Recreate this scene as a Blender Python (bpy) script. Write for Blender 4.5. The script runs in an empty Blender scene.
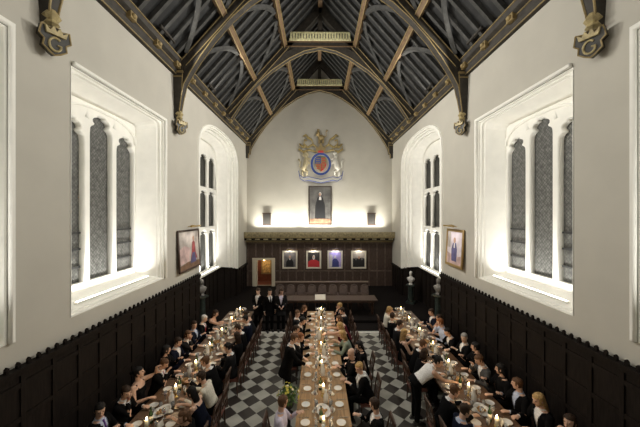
import bpy, bmesh, math, random
from mathutils import Vector, Matrix, noise
random.seed(7)
C = bpy.context.scene.collection
SC = bpy.context.scene
PI = math.pi
R = math.radians
V = Vector
CAMX, CAMZ, F, VX, VY = -0.13, 5.7, 284.4, 317.8, 213.5
FILL_POWER = 120  # power of the fill lamps added on the wall plates
HW = 5.6            # half width of the hall
BACK = 21.95        # far wall
FRONT = -1.6        # wall behind the gallery
RIDGE, SLOPE = 17.7, 1.12
DAIS_Y, DAIS_Z = 14.75, 0.15

def roof_z(x): return RIDGE - SLOPE * abs(x)
def depth_at(py, z): return F * (CAMZ - z) / (py - VY)

# ------------------------------------------------------------------ materials
def mat(name, col, rough=0.6, metal=0.0, var=0.0, vscale=6.0, bump=0.0, bscale=40.0, emit=None, estr=0.0, stretch=None, spec=None, col2=None):
    m = bpy.data.materials.new(name); m.use_nodes = True
    nt = m.node_tree; b = nt.nodes['Principled BSDF']
    b.inputs['Base Color'].default_value = (*col, 1); b.inputs['Roughness'].default_value = rough; b.inputs['Metallic'].default_value = metal
    if spec is not None: b.inputs['Specular IOR Level'].default_value = spec
    tc = nt.nodes.new('ShaderNodeTexCoord'); mp = nt.nodes.new('ShaderNodeMapping')
    nt.links.new(tc.outputs['Object'], mp.inputs['Vector'])
    if stretch: mp.inputs['Scale'].default_value = stretch
    if var > 0 or col2:
        n = nt.nodes.new('ShaderNodeTexNoise'); n.inputs['Scale'].default_value = vscale; n.inputs['Detail'].default_value = 5
        nt.links.new(mp.outputs['Vector'], n.inputs['Vector'])
        r = nt.nodes.new('ShaderNodeValToRGB')
        c2 = col2 if col2 else tuple(min(1, c * (1 + var)) for c in col)
        c1 = col if col2 else tuple(c * (1 - var) for c in col)
        r.color_ramp.elements[0].color = (*c1, 1); r.color_ramp.elements[0].position = .35
        r.color_ramp.elements[1].color = (*c2, 1); r.color_ramp.elements[1].position = .65
        nt.links.new(n.outputs['Fac'], r.inputs['Fac']); nt.links.new(r.outputs['Color'], b.inputs['Base Color'])
    if bump > 0:
        n2 = nt.nodes.new('ShaderNodeTexNoise'); n2.inputs['Scale'].default_value = bscale
        nt.links.new(mp.outputs['Vector'], n2.inputs['Vector'])
        bp = nt.nodes.new('ShaderNodeBump'); bp.inputs['Strength'].default_value = bump; bp.inputs['Distance'].default_value = .01
        nt.links.new(n2.outputs['Fac'], bp.inputs['Height']); nt.links.new(bp.outputs['Normal'], b.inputs['Normal'])
    if emit:
        b.inputs['Emission Color'].default_value = (*emit, 1); b.inputs['Emission Strength'].default_value = estr
    return m

M = {}
M['wall'] = mat('plaster', (.50, .475, .415), .9, var=.03, vscale=1.2, bump=.15, bscale=60)
M['white'] = mat('white_stone', (.88, .865, .80), .7, var=.03, vscale=3, bump=.1)
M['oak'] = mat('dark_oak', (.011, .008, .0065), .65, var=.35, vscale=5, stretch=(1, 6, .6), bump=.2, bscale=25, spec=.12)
M['oakmid'] = mat('screen_oak', (.078, .052, .041), .5, var=.3, vscale=6, stretch=(5, 5, .6), spec=.35)
M['board'] = mat('roof_board', (.021, .021, .021), .85, var=.3, vscale=3, stretch=(1, .4, 1))
M['rafter'] = mat('rafter_timber', (.046, .045, .042), .8, var=.25, vscale=5)
M['truss'] = mat('truss_timber', (.036, .030, .023), .7, var=.3, vscale=5)
M['purlin'] = mat('purlin_timber', (.17, .105, .055), .6, var=.2, vscale=6)
M['gold'] = mat('gilding', (.29, .215, .095), .5, .2, var=.15, vscale=14)
M['palegold'] = mat('pale_gilding', (.88, .78, .46), .6, 0, var=.25, vscale=9)
M['shieldgold'] = mat('shield_gilding', (.42, .34, .17), .5, .1, var=.2, vscale=14)
M['corn'] = mat('cornice_wood', (.33, .28, .16), .6, var=.3, vscale=7)
M['black'] = mat('black_paint', (.012, .011, .010), .6)
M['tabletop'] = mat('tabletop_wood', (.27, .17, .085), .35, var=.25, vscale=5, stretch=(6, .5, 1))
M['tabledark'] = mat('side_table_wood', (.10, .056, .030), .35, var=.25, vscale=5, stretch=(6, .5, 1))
M['chair'] = mat('chair_wood', (.062, .031, .019), .45, var=.3, vscale=9)
M['cloth'] = mat('table_linen', (.74, .71, .62), .9, var=.05)
M['china'] = mat('china', (.66, .65, .62), .25)
M['rimgold'] = mat('china_rim', (.55, .42, .18), .35, .4)
M['steel'] = mat('cutlery_steel', (.65, .64, .6), .25, 1.0)
M['wax'] = mat('candle_wax', (.80, .74, .56), .6)
M['flame'] = mat('flame', (1, .8, .4), .5, emit=(1, .66, .28), estr=60)
M['brass'] = mat('brass', (.55, .38, .13), .35, .9)
M['greenglass'] = mat('bottle_glass', (.02, .045, .02), .12)
M['winelabel'] = mat('bottle_label', (.75, .70, .58), .8)
M['red'] = mat('red_paint', (.5, .04, .03), .6); M['blue'] = mat('blue_paint', (.03, .07, .30), .6)
M['shadedmarble'] = mat('bust_shaded', (.20, .19, .175), .6, var=.1)  # marble copy darkened for the dim near busts: shade in its colour
M['marble'] = mat('bust_marble', (.62, .60, .57), .5, var=.1)
M['pedestal'] = mat('pedestal_marble', (.03, .04, .035), .3, var=.4, vscale=5)
M['carpet'] = mat('dark_carpet', (.010, .008, .0075), .95, var=.2, vscale=30, spec=.1)
M['lamp'] = mat('lamp_strip', (1, 1, 1), .5, emit=(1, .96, .86), estr=8)
M['bread'] = mat('bread_crust', (.45, .26, .10), .8, var=.3, vscale=12)
M['wicker'] = mat('basket_wicker', (.30, .18, .08), .8, var=.3, vscale=40)
M['leaf'] = mat('flower_leaf', (.06, .12, .025), .6, var=.3, vscale=12)
M['yellowflower'] = mat('yellow_petal', (.62, .55, .08), .6, var=.15, vscale=20)
M['creamflower'] = mat('cream_petal', (.75, .68, .45), .6)
M['water'] = mat('carafe_water', (.75, .74, .70), .1)
M['iron'] = mat('iron_bar', (.03, .03, .03), .6)
M['salmon'] = mat('red_leather', (.14, .05, .035), .5)

def glass_mat():
    m = bpy.data.materials.new('drinking_glass'); m.use_nodes = True
    nt = m.node_tree; b = nt.nodes['Principled BSDF']
    b.inputs['Base Color'].default_value = (.95, .95, .93, 1); b.inputs['Roughness'].default_value = .05
    b.inputs['Transmission Weight'].default_value = .75; b.inputs['IOR'].default_value = 1.3
    return m
M['glass'] = glass_mat()
M['wine'] = mat('red_wine', (.12, .008, .012), .15)

def leaded_mat():
    m = bpy.data.materials.new('leaded_glass'); m.use_nodes = True
    nt = m.node_tree; b = nt.nodes['Principled BSDF']; L = nt.links.new
    tc = nt.nodes.new('ShaderNodeTexCoord'); mp = nt.nodes.new('ShaderNodeMapping')
    L(tc.outputs['Object'], mp.inputs['Vector'])
    mp.inputs['Rotation'].default_value = (R(45), 0, 0); mp.inputs['Scale'].default_value = (1, 13, 13)
    sx = nt.nodes.new('ShaderNodeSeparateXYZ'); L(mp.outputs['Vector'], sx.inputs['Vector'])
    def edge(sock):
        f = nt.nodes.new('ShaderNodeMath'); f.operation = 'FRACT'; L(sock, f.inputs[0])
        g = nt.nodes.new('ShaderNodeMath'); g.operation = 'LESS_THAN'; g.inputs[1].default_value = .16; L(f.outputs[0], g.inputs[0]); return g.outputs[0]
    mx = nt.nodes.new('ShaderNodeMath'); mx.operation = 'MAXIMUM'; L(edge(sx.outputs['Y']), mx.inputs[0]); L(edge(sx.outputs['Z']), mx.inputs[1])
    n = nt.nodes.new('ShaderNodeTexNoise'); n.inputs['Scale'].default_value = 9; L(tc.outputs['Object'], n.inputs['Vector'])
    r = nt.nodes.new('ShaderNodeValToRGB'); L(n.outputs['Fac'], r.inputs['Fac'])
    r.color_ramp.elements[0].color = (.055, .055, .05, 1); r.color_ramp.elements[0].position = .3
    r.color_ramp.elements[1].color = (.20, .20, .185, 1); r.color_ramp.elements[1].position = .7
    mix = nt.nodes.new('ShaderNodeMix'); mix.data_type = 'RGBA'; L(mx.outputs[0], mix.inputs['Factor'])
    L(r.outputs['Color'], mix.inputs['A']); mix.inputs['B'].default_value = (.05, .05, .048, 1)
    L(mix.outputs['Result'], b.inputs['Base Color']); b.inputs['Roughness'].default_value = .35
    return m
M['leaded'] = leaded_mat()
M['darkglass'] = mat('dark_leaded_glass', (.03, .03, .027), .45, var=.4, vscale=9)

def tile_mat():
    m = bpy.data.materials.new('marble_check_floor'); m.use_nodes = True
    nt = m.node_tree; b = nt.nodes['Principled BSDF']; L = nt.links.new
    tc = nt.nodes.new('ShaderNodeTexCoord'); mp = nt.nodes.new('ShaderNodeMapping'); L(tc.outputs['Object'], mp.inputs['Vector'])
    s = 0.391
    mp.inputs['Rotation'].default_value = (0, 0, R(45)); mp.inputs['Scale'].default_value = (1 / s, 1 / s, 1)
    # a dark tile is centred at x=-2.03-.13, y=8.13
    c = Matrix.Rotation(R(45), 2) @ V((-2.16 / s, 8.13 / s))
    mp.inputs['Location'].default_value = (.5 - c.x, .5 - c.y, .5)
    ch = nt.nodes.new('ShaderNodeTexChecker'); ch.inputs['Scale'].default_value = 1; L(mp.outputs['Vector'], ch.inputs['Vector'])
    n = nt.nodes.new('ShaderNodeTexNoise'); n.inputs['Scale'].default_value = 2.2; n.inputs['Detail'].default_value = 6; L(tc.outputs['Object'], n.inputs['Vector'])
    r1 = nt.nodes.new('ShaderNodeValToRGB'); L(n.outputs['Fac'], r1.inputs['Fac'])
    r1.color_ramp.elements[0].color = (.35, .35, .305, 1); r1.color_ramp.elements[0].position = .35
    r1.color_ramp.elements[1].color = (.47, .46, .41, 1); r1.color_ramp.elements[1].position = .65
    r2 = nt.nodes.new('ShaderNodeValToRGB'); L(n.outputs['Fac'], r2.inputs['Fac'])
    r2.color_ramp.elements[0].color = (.022, .018, .016, 1); r2.color_ramp.elements[1].color = (.05, .042, .036, 1)
    mix = nt.nodes.new('ShaderNodeMix'); mix.data_type = 'RGBA'; L(ch.outputs['Fac'], mix.inputs['Factor'])
    L(r2.outputs['Color'], mix.inputs['A']); L(r1.outputs['Color'], mix.inputs['B'])
    L(mix.outputs['Result'], b.inputs['Base Color']); b.inputs['Roughness'].default_value = .4
    return m
M['tile'] = tile_mat()

# ------------------------------------------------------------------ mesh helpers
X_, Y_, Z_ = V((1, 0, 0)), V((0, 1, 0)), V((0, 0, 1))
def box(bm, c, s, rot=None):
    c = V(c); hx, hy, hz = s[0] / 2, s[1] / 2, s[2] / 2
    vs = []
    for x, y, z in ((-1, -1, -1), (1, -1, -1), (1, 1, -1), (-1, 1, -1), (-1, -1, 1), (1, -1, 1), (1, 1, 1), (-1, 1, 1)):
        p = V((x * hx, y * hy, z * hz))
        if rot is not None: p = rot @ p
        vs.append(bm.verts.new(c + p))
    fs = [bm.faces.new([vs[i] for i in f]) for f in ((0, 3, 2, 1), (4, 5, 6, 7), (0, 1, 5, 4), (1, 2, 6, 5), (2, 3, 7, 6), (3, 0, 4, 7))]
    return fs
def bx(bm, x0, x1, y0, y1, z0, z1):
    return box(bm, ((x0 + x1) / 2, (y0 + y1) / 2, (z0 + z1) / 2), (abs(x1 - x0), abs(y1 - y0), abs(z1 - z0)))
def loft(bm, secs, n=12, cap=True):
    rings = []
    for c, ax, ay in secs:
        rings.append([bm.verts.new(V(c) + ax * math.cos(2 * PI * k / n) + ay * math.sin(2 * PI * k / n)) for k in range(n)])
    fs = []
    for a, b in zip(rings, rings[1:]):
        for k in range(n):
            fs.append(bm.faces.new((a[k], a[(k + 1) % n], b[(k + 1) % n], b[k])))
    if cap:
        fs.append(bm.faces.new(list(reversed(rings[0])))); fs.append(bm.faces.new(rings[-1]))
    return fs
def tube(bm, pts, rad, n=8, flat=1.0, ref=None):
    pts = [V(p) for p in pts]; secs = []
    if not isinstance(rad, (list, tuple)): rad = [rad] * len(pts)
    ref = V(ref) if ref else V((0.13, 0.2, 1))
    for i, p in enumerate(pts):
        t = (pts[min(i + 1, len(pts) - 1)] - pts[max(i - 1, 0)]).normalized()
        ax = ref.cross(t)
        if ax.length < 1e-3: ax = V((1, 0, 0)).cross(t)
        ax.normalize(); ay = t.cross(ax)
        secs.append((p, ax * rad[i], ay * rad[i] * flat))
    return loft(bm, secs, n)
def ell(bm, c, r, rot=None, u=12, v=8):
    c = V(c); secs = []
    X, Y, Z = V((1, 0, 0)), V((0, 1, 0)), V((0, 0, 1))
    if rot is not None: X, Y, Z = rot @ X, rot @ Y, rot @ Z
    for i in range(v + 1):
        a = -PI / 2 + PI * (i * .96 + .02 * v) / v
        secs.append((c + Z * r[2] * math.sin(a), X * r[0] * math.cos(a), Y * r[1] * math.cos(a)))
    return loft(bm, secs, u)
def lathe(bm, prof, n=16, c=(0, 0, 0)):
    c = V(c); rings = []
    for r, z in prof:
        rings.append([bm.verts.new(c + V((r * math.cos(2 * PI * k / n), r * math.sin(2 * PI * k / n), z))) for k in range(n)])
    fs = []
    for a, b in zip(rings, rings[1:]):
        for k in range(n): fs.append(bm.faces.new((a[k], a[(k + 1) % n], b[(k + 1) % n], b[k])))
    if prof[0][0] > 1e-4: fs.append(bm.faces.new(list(reversed(rings[0]))))
    if prof[-1][0] > 1e-4: fs.append(bm.faces.new(rings[-1]))
    return fs
def prism(bm, poly, ax_u, ax_v, ax_w, o, w0, w1):
    """poly in (u,v), swept along w from w0 to w1"""
    a = [bm.verts.new(V(o) + ax_u * u + ax_v * v + ax_w * w0) for u, v in poly]
    b = [bm.verts.new(V(o) + ax_u * u + ax_v * v + ax_w * w1) for u, v in poly]
    n = len(poly); fs = []
    for k in range(n): fs.append(bm.faces.new((a[k], a[(k + 1) % n], b[(k + 1) % n], b[k])))
    fs.append(bm.faces.new(list(reversed(a)))); fs.append(bm.faces.new(b))
    return fs
def setmat(fs, i):
    for f in fs: f.material_index = i
def to_mesh(bm, name, mats, smooth=False):
    bmesh.ops.recalc_face_normals(bm, faces=bm.faces[:])
    me = bpy.data.meshes.new(name); bm.to_mesh(me); bm.free()
    for m in (mats if isinstance(mats, (list, tuple)) else [mats]): me.materials.append(m)
    if smooth:
        me.polygons.foreach_set('use_smooth', [True] * len(me.polygons))
    return me
def put(name, me, parent=None, loc=(0, 0, 0), rz=0):
    o = bpy.data.objects.new(name, me); C.objects.link(o)
    if parent: o.parent = parent
    o.location = loc; o.rotation_euler = (0, 0, rz)
    return o
def obj(name, bm, mats, parent=None, loc=(0, 0, 0), rz=0, smooth=False):
    return put(name, to_mesh(bm, name, mats, smooth), parent, loc, rz)
def tag(o, label, cat, group=None):
    o['label'] = label; o['category'] = cat
    if group: o['group'] = group
    return o
def thing(name, label, cat, loc=(0, 0, 0), rz=0, group=None):
    o = bpy.data.objects.new(name, None); C.objects.link(o); o.location = loc; o.rotation_euler = (0, 0, rz)
    return tag(o, label, cat, group)
def struct(o): o['kind'] = 'structure'; return o
def dup(o, loc, rz=0, label=None, cat=None, group=None):
    def cp(x, par):
        c = x.copy(); C.objects.link(c)
        if par:
            c.parent = par
        for ch in x.children: cp(ch, c)
        return c
    c = cp(o, None); c.location = loc; c.rotation_euler = (0, 0, rz)
    if label: c['label'] = label
    if group: c['group'] = group
    return c
def plate_mesh(name, outer, holes, depth, mats, M3, bevel=0.0):
    """flat polygon with holes as a solid: (u,v) -> matrix M3, extruded +-depth/2 along w"""
    cu = bpy.data.curves.new('tmp', 'CURVE'); cu.dimensions = '2D'; cu.fill_mode = 'BOTH'
    cu.extrude = depth / 2; cu.bevel_depth = bevel; cu.bevel_resolution = 0
    if bevel: cu.extrude = depth / 2 - bevel; cu.offset = -bevel
    for poly in [outer] + holes:
        sp = cu.splines.new('POLY'); sp.points.add(len(poly) - 1); sp.use_cyclic_u = True
        for p, (u, v) in zip(sp.points, poly): p.co = (u, v, 0, 1)
    o = bpy.data.objects.new('tmp', cu); C.objects.link(o)
    dg = bpy.context.evaluated_depsgraph_get(); dg.update()
    me = bpy.data.meshes.new_from_object(o.evaluated_get(dg)); me.name = name
    bpy.data.objects.remove(o); bpy.data.curves.remove(cu)
    me.transform(M3)
    bm = bmesh.new(); bm.from_mesh(me); bmesh.ops.remove_doubles(bm, verts=bm.verts[:], dist=1e-4)
    bmesh.ops.recalc_face_normals(bm, faces=bm.faces[:]); bm.to_mesh(me); bm.free()
    me.materials.clear()
    for m in (mats if isinstance(mats, (list, tuple)) else [mats]): me.materials.append(m)
    return me
# (u,v,w) -> world for a side wall: u=y, v=z, w=x
YZX = Matrix(((0, 0, 1, 0), (1, 0, 0, 0), (0, 1, 0, 0), (0, 0, 0, 1)))
# u=x, v=z, w=-y
XZY = Matrix(((1, 0, 0, 0), (0, 0, -1, 0), (0, 1, 0, 0), (0, 0, 0, 1)))
def T(x, y, z): return Matrix.Translation((x, y, z))
def arch(y0, y1, zs, za, n=14, power=2.0):
    """depressed arch from (y0,zs) over the apex to (y1,zs)"""
    pts = []
    for i in range(n + 1):
        a = PI * i / n; c, s = math.cos(a), math.sin(a)
        y = (y0 + y1) / 2 - (y1 - y0) / 2 * math.copysign(abs(c) ** .75, c)
        z = zs + (za - zs) * abs(s) ** .8
        pts.append((y, z))
    return pts
def gothic(cx, hw, z0, zs, za, foil=True):
    """a light: straight jambs, cusped pointed head"""
    side = []
    n = 18
    for i in range(n):
        t = i / n; a = t * PI / 2
        y = hw * math.cos(a) ** .8; z = zs + (za - zs) * math.sin(a) ** .95
        if foil: y *= 1 - .34 * math.exp(-((t - .36) / .07) ** 2) - .42 * math.exp(-((t - .72) / .06) ** 2)
        side.append((y, z))
    return [(cx - hw, z0), (cx + hw, z0)] + [(cx + y, z) for y, z in side] + [(cx, za)] + [(cx - y, z) for y, z in reversed(side)]

# ------------------------------------------------------------------ floor
b = bmesh.new(); bx(b, -7.2, 7.2, FRONT - .3, BACK + .3, -.2, 0)
struct(obj('floor', b, M['tile']))
b = bmesh.new(); bx(b, -5.5, 5.5, 13.75, DAIS_Y, 0, .012)
struct(obj('floor_carpet', b, M['carpet']))
b = bmesh.new(); bx(b, -5.5, 5.5, 13.5, 13.74, 0, .014)
struct(obj('trim_1', b, mat('step_marble', (.55, .54, .50), .5, var=.1)))
b = bmesh.new(); bx(b, -7, 7, DAIS_Y, BACK, 0, DAIS_Z)
struct(obj('floor_dais', b, M['carpet']))

# ------------------------------------------------------------------ side walls with openings
WIN = [(1.2, 5.02), (6.33, 10.12)]
WZ0, WZ1 = 3.40, 8.97
BAY0, BAY1, BAYS, BAYA = 13.1, 19.3, 8.6, 10.3
WT = .12
for side in (-1, 1):
    nm = 'left' if side < 0 else 'right'
    ar = arch(BAY0, BAY1, BAYS, BAYA)
    outer = [(FRONT, 0), (BAY0, 0)] + ar + [(BAY1, 0), (BACK + .2, 0), (BACK + .2, 11.6), (FRONT, 11.6)]
    holes = [[(a, WZ0), (c, WZ0), (c, WZ1), (a, WZ1)] for a, c in WIN]
    me = plate_mesh('wall_' + nm, outer, holes, WT, M['wall'], T(side * (HW + WT / 2), 0, 0) @ YZX)
    struct(put('wall_' + nm, me))

def ring_loft(bm, outlines, side):
    """outlines: list of (x, [(y,z)...]) all the same length, open polyline unless closed"""
    rows = [[bm.verts.new((side * x, y, z)) for y, z in pts] for x, pts in outlines]
    n = len(rows[0])
    for a, c in zip(rows, rows[1:]):
        for k in range(n - 1): bm.faces.new((a[k], a[k + 1], c[k + 1], c[k]))
    return rows

wn = 0
def near_window(side, y0, y1, no):
    yc = (y0 + y1) / 2 - .19
    root = bpy.data.objects.new('window_%d' % no, None); C.objects.link(root); struct(root)
    XP = 6.24
    iy0, iy1, iz0, iz1 = yc - 1.45, yc + 1.45, 3.74, 8.62
    me = plate_mesh('label_mould', [(y0 + .02, WZ1 + .02), (y1 + .02, WZ1 + .02), (y1 + .02, WZ0), (y1 + .1, WZ0), (y1 + .1, WZ1 + .11), (y0 + .02, WZ1 + .11)],
                    [], .10, M['white'], T(side * (HW - .045), 0, 0) @ YZX, .02)
    put('label_mould', me, root)
    # splayed reveal
    def rect(t, rnd=0):
        a, c, e, g = y0 + (iy0 - y0) * t, y1 + (iy1 - y1) * t, WZ0 + (iz0 - WZ0) * t, WZ1 + (iz1 - WZ1) * t
        r = .18 if t > .1 else .004
        pts = [(a, e), (a, g - r), (a + r * .3, g - r * .3), (a + r, g), (c - r, g), (c - r * .3, g - r * .3), (c, g - r), (c, e), (a, e)]
        return pts
    bm = bmesh.new()
    ring_loft(bm, [(HW - .012, rect(-.02)), (HW - .012, rect(.05)), (HW + .05, rect(.08)), (HW + .06, rect(.18)), (HW + .13, rect(.22)), (HW + .15, rect(.3)), (XP - .06, rect(.95)), (XP + .1, rect(1))], side)
    rv = obj('reveal', bm, M['white'], root)
    # tracery
    lights = [(yc - 1.0, 8.06), (yc, 8.36), (yc + 1.0, 8.06)]
    holes = [gothic(c, .40, 3.92, za - .58, za + .05) for c, za in lights]
    for s in (-1, 1):  # small spandrel openings
        holes.append([(yc + s * .50 - .05, 8.24), (yc + s * .50 + .05, 8.22), (yc + s * .50, 8.40)])
    me = plate_mesh('tracery', [(iy0 - .03, iz0 - .05), (iy1 + .03, iz0 - .05), (iy1 + .03, iz1 + .02), (iy0 - .03, iz1 + .02)], holes, .18, M['white'], T(side * (XP + .04), 0, 0) @ YZX, .03)
    put('tracery', me, root)
    # four-centred arch mould over the lights
    bm = bmesh.new()
    pts = [(side * (XP - .07), y, z) for y, z in arch(iy0 + .03, iy1 - .03, 7.95, 8.55, 16)]
    tube(bm, pts, .05, 6)
    obj('arch_mould', bm, M['white'], root)
    # panes and saddle bars
    for k, (c, za) in enumerate(lights):
        bm = bmesh.new(); bx(bm, side * (XP + .10), side * (XP + .115), c - .46, c + .46, 3.88, za + .09)
        obj('pane', bm, M['leaded'], root)
        if k != 1:
            for zz in (4.32, 4.78, 5.2):
                bm = bmesh.new(); bx(bm, side * (XP + .05), side * (XP + .10), c - .43, c + .43, zz - .022, zz + .022)
                obj('saddle_bar', bm, M['iron'], root)
    return root
def bay_window(side, no):
    root = bpy.data.objects.new('window_%d' % no, None); C.objects.link(root); struct(root)
    XP = 6.5; w0, w1, ws, wa = 14.0, 17.75, 8.5, 9.75
    def out(t):
        y0, y1 = BAY0 + (w0 - BAY0) * t, BAY1 + (w1 - BAY1) * t
        zs, za = BAYS + (ws - BAYS) * t, BAYA + (wa - BAYA) * t
        return [(y0, 2.93 if t < .3 else 1.97 + .42 * t)] + arch(y0, y1, zs, za) + [(y1, 1.97 + .42 * t)]
    bm = bmesh.new()
    steps = [(HW - .05, -.10), (HW - .05, 0), (HW + .02, .02), (HW + .03, .12), (HW + .12, .13), (HW + .13, .24), (HW + .26, .26), (HW + .30, .42), (HW + .42, .45), (HW + .46, .55), (XP - .12, .92), (XP + .1, 1)]
    ring_loft(bm, [(x, out(t)) for x, t in steps], side)
    obj('reveal', bm, M['white'], root)
    bm = bmesh.new()   # back of the proud hood mould
    ring_loft(bm, [(HW - .05, out(-.10)), (HW + .02, out(-.13))], side)
    obj('hood_mould', bm, M['white'], root)
    holes = []; cs = [w1 - .72 - 1.2 * k for k in range(3)]
    tiers = [(2.5, 4.62, 4.95 - .2), (4.95, 6.85, 7.02), (7.2, 9.05 - .25, 9.25 - .25)]
    for c in cs:
        for z0, zs, za in tiers:
            holes.append(gothic(c, .5, z0, zs - .25, za - .02))
    outer = out(1); outer = [(outer[0][0], 2.3)] + outer[1:-1] + [(outer[-1][0], 2.3)]
    me = plate_mesh('tracery', outer, holes, .2, M['white'], T(side * (XP + .03), 0, 0) @ YZX, .05)
    put('tracery', me, root)
    for c in cs:
        bm = bmesh.new(); bx(bm, side * (XP + .11), side * (XP + .125), c - .56, c + .56, 2.45, 9.05)
        obj('pane', bm, M['darkglass'], root)
    return root
def uplight(side, y0, y1, x, z, label, watts, name='linear_uplight'):
    """real lamp: a slim housing on the sill with a lit strip, plus the area light it carries"""
    t = thing(name, label, 'lamp', (side * x, (y0 + y1) / 2, z))
    bm = bmesh.new(); box(bm, (0, 0, .02), (.07, y1 - y0, .04)); obj('housing', bm, M['white'], t)
    bm = bmesh.new(); box(bm, (0, 0, .045), (.05, y1 - y0 - .04, .008)); obj('lit_strip', bm, M['lamp'], t)
    ld = bpy.data.lights.new('sill_light', 'AREA'); ld.shape = 'RECTANGLE'; ld.size = .10; ld.size_y = y1 - y0 - .1
    ld.energy = watts; ld.color = (1, .98, .925)
    lo = bpy.data.objects.new('sill_light', ld); C.objects.link(lo); lo.parent = t
    lo.location = (0, 0, .07); lo.rotation_euler = (PI, R(4) * side, 0); ld.spread = R(135)   # looks up
    return t

for side in (-1, 1):
    s = 'left' if side < 0 else 'right'
    for k, (a, c) in enumerate(WIN):
        wn += 1
        yc = (a + c) / 2
        w = near_window(side, a, c, wn)
        uplight(side, a + .42, c - .5, HW + .24, 3.56, 'slim lit strip on the sill of the %s %s window' % ('second' if k else 'nearest', s), 44)
    wn += 1
    bay_window(side, wn)
    uplight(side, 14.4, 17.4, 6.22, 2.44, 'slim lit strip on the sill of the tall %s bay window' % s, 78)

# end walls
gable = [(-HW - .3, 0), (HW + .3, 0), (HW + .3, roof_z(HW)), (0, RIDGE), (-HW - .3, roof_z(HW))]
DX0, DX1, DZ1 = -4.80, -3.66, 2.14
me = plate_mesh('wall_back', gable, [[(DX0, DAIS_Z), (DX1, DAIS_Z), (DX1, DZ1), (DX0, DZ1)]], .2, M['wall'], T(0, BACK + .1, 0) @ XZY)
struct(put('wall_back', me))
me = plate_mesh('wall_front', gable, [], .2, M['wall'], T(0, FRONT - .1, 0) @ XZY)
struct(put('wall_front', me))

# ------------------------------------------------------------------ ceiling
b = bmesh.new()
for s in (-1, 1):
    poly = [(s * (HW + .5), roof_z(HW + .5)), (0, RIDGE), (0, RIDGE + .15), (s * (HW + .5), roof_z(HW + .5) + .15)]
    prism(b, poly, V((1, 0, 0)), V((0, 0, 1)), V((0, 1, 0)), (0, 0, 0), FRONT - .3, BACK + .3)
ceil = struct(obj('ceiling', b, M['board']))
ang = math.atan(SLOPE)
def slope_pt(side, x, drop): return V((side * x, 0, roof_z(x))) + V((-side * math.sin(ang), 0, -math.cos(ang))) * drop
for side in (-1, 1):
    p0, p1 = slope_pt(side, HW - .05, .075), slope_pt(side, .08, .075)
    bm = bmesh.new(); L = (p1 - p0).length
    box(bm, (0, 0, 0), (.13, .13, L))
    rme = to_mesh(bm, 'rafter', M['rafter'])
    d = (p1 - p0).normalized(); q = V((0, 0, 1)).rotation_difference(d)
    y = 3.2
    while y < BACK - .2:
        o = put('rafter', rme, ceil, (p0 + p1) / 2 + V((0, y, 0))); o.rotation_mode = 'QUATERNION'; o.rotation_quaternion = q
        y += .56
    for xx, nmn in ((3.85, 'purlin'), (2.15, 'purlin')):
        c = slope_pt(side, xx, .17)
        bm = bmesh.new(); rot = Matrix.Rotation(side * ang, 3, 'Y')
        box(bm, (c.x, (FRONT + BACK) / 2, c.z), (.22, BACK - FRONT - .05, .24), rot)
        fs = []
        for e in (-1, 1):
            cc = c + rot @ V((e * .10, 0, -.125))
            fs += box(bm, (cc.x, (FRONT + BACK) / 2, cc.z), (.03, BACK - FRONT - .06, .03), rot)
        setmat(fs, 1)
        obj('purlin', bm, [M['purlin'], M['gold']], ceil)
bm = bmesh.new(); bx(bm, -.12, .12, FRONT, BACK, RIDGE - .42, RIDGE - .12); obj('ridge_beam', bm, M['purlin'], ceil)
TY = [5.72, 10.95, 16.15, 21.72]
# wind braces: curved planks on the roof slope
def wind_brace(side, ya, xa, yb, xb, bow):
    bm = bmesh.new(); pts = []
    for i in range(9):
        t = i / 8
        y = ya + (yb - ya) * t; x = xa + (xb - xa) * t + bow * math.sin(PI * t)
        p = slope_pt(side, x, .17); pts.append((p.x, y, p.z))
    nrm = V((-side * math.sin(ang), 0, -math.cos(ang)))
    secs = []
    pts = [V(p) for p in pts]
    for i, p in enumerate(pts):
        t = (pts[min(i + 1, 8)] - pts[max(i - 1, 0)]).normalized(); a = nrm.cross(t).normalized()
        secs.append((p, a * .12, nrm * .06))
    loft(bm, secs, 4)
    obj('wind_brace', bm, M['rafter'], ceil)
for side in (-1, 1):
    for y0, y1 in ((TY[0] - 5.2, TY[0]), (TY[0], TY[1]), (TY[1], TY[2]), (TY[2], TY[3])):
        ym = (y0 + y1) / 2
        for (xa, xb) in ((5.2, 3.95), (3.7, 2.25)):
            if y0 > 0 or xa < 4:
                wind_brace(side, y0 + .2, xa, ym - .25, xb, -.28)
            wind_brace(side, y1 - .2, xa, ym + .25, xb, -.28)

# moulded wall plate with gilt lines and bosses
for side in (-1, 1):
    poly = [(HW + .02, 10.95), (HW - .10, 10.97), (HW - .16, 11.10), (HW - .16, 11.28), (HW - .30, 11.36), (HW - .34, 11.55), (HW - .20, 11.68), (HW + .02, 11.5)]
    bm = bmesh.new(); prism(bm, [(side * u, v) for u, v in poly], V((1, 0, 0)), V((0, 0, 1)), V((0, 1, 0)), (0, 0, 0), FRONT, BACK)
    tr = struct(obj('trim_%d' % (2 if side < 0 else 3), bm, M['truss']))
    bm = bmesh.new()
    for xx, zz in ((HW - .115, 10.99), (HW - .17, 11.27), (HW - .345, 11.52)):
        bx(bm, side * (xx - .015), side * (xx + .015), FRONT + .02, BACK - .02, zz - .015, zz + .015)
    obj('gilt_line', bm, M['gold'], tr)
    y = 6.75
    while y < BACK - .6:
        bm = bmesh.new(); box(bm, (side * (HW - .22), y, 11.26), (.14, .26, .20)); ell(bm, (side * (HW - .30), y, 11.26), (.07, .09, .07))
        obj('carved_boss', bm, M['gold'], tr); y += 1.3

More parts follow.
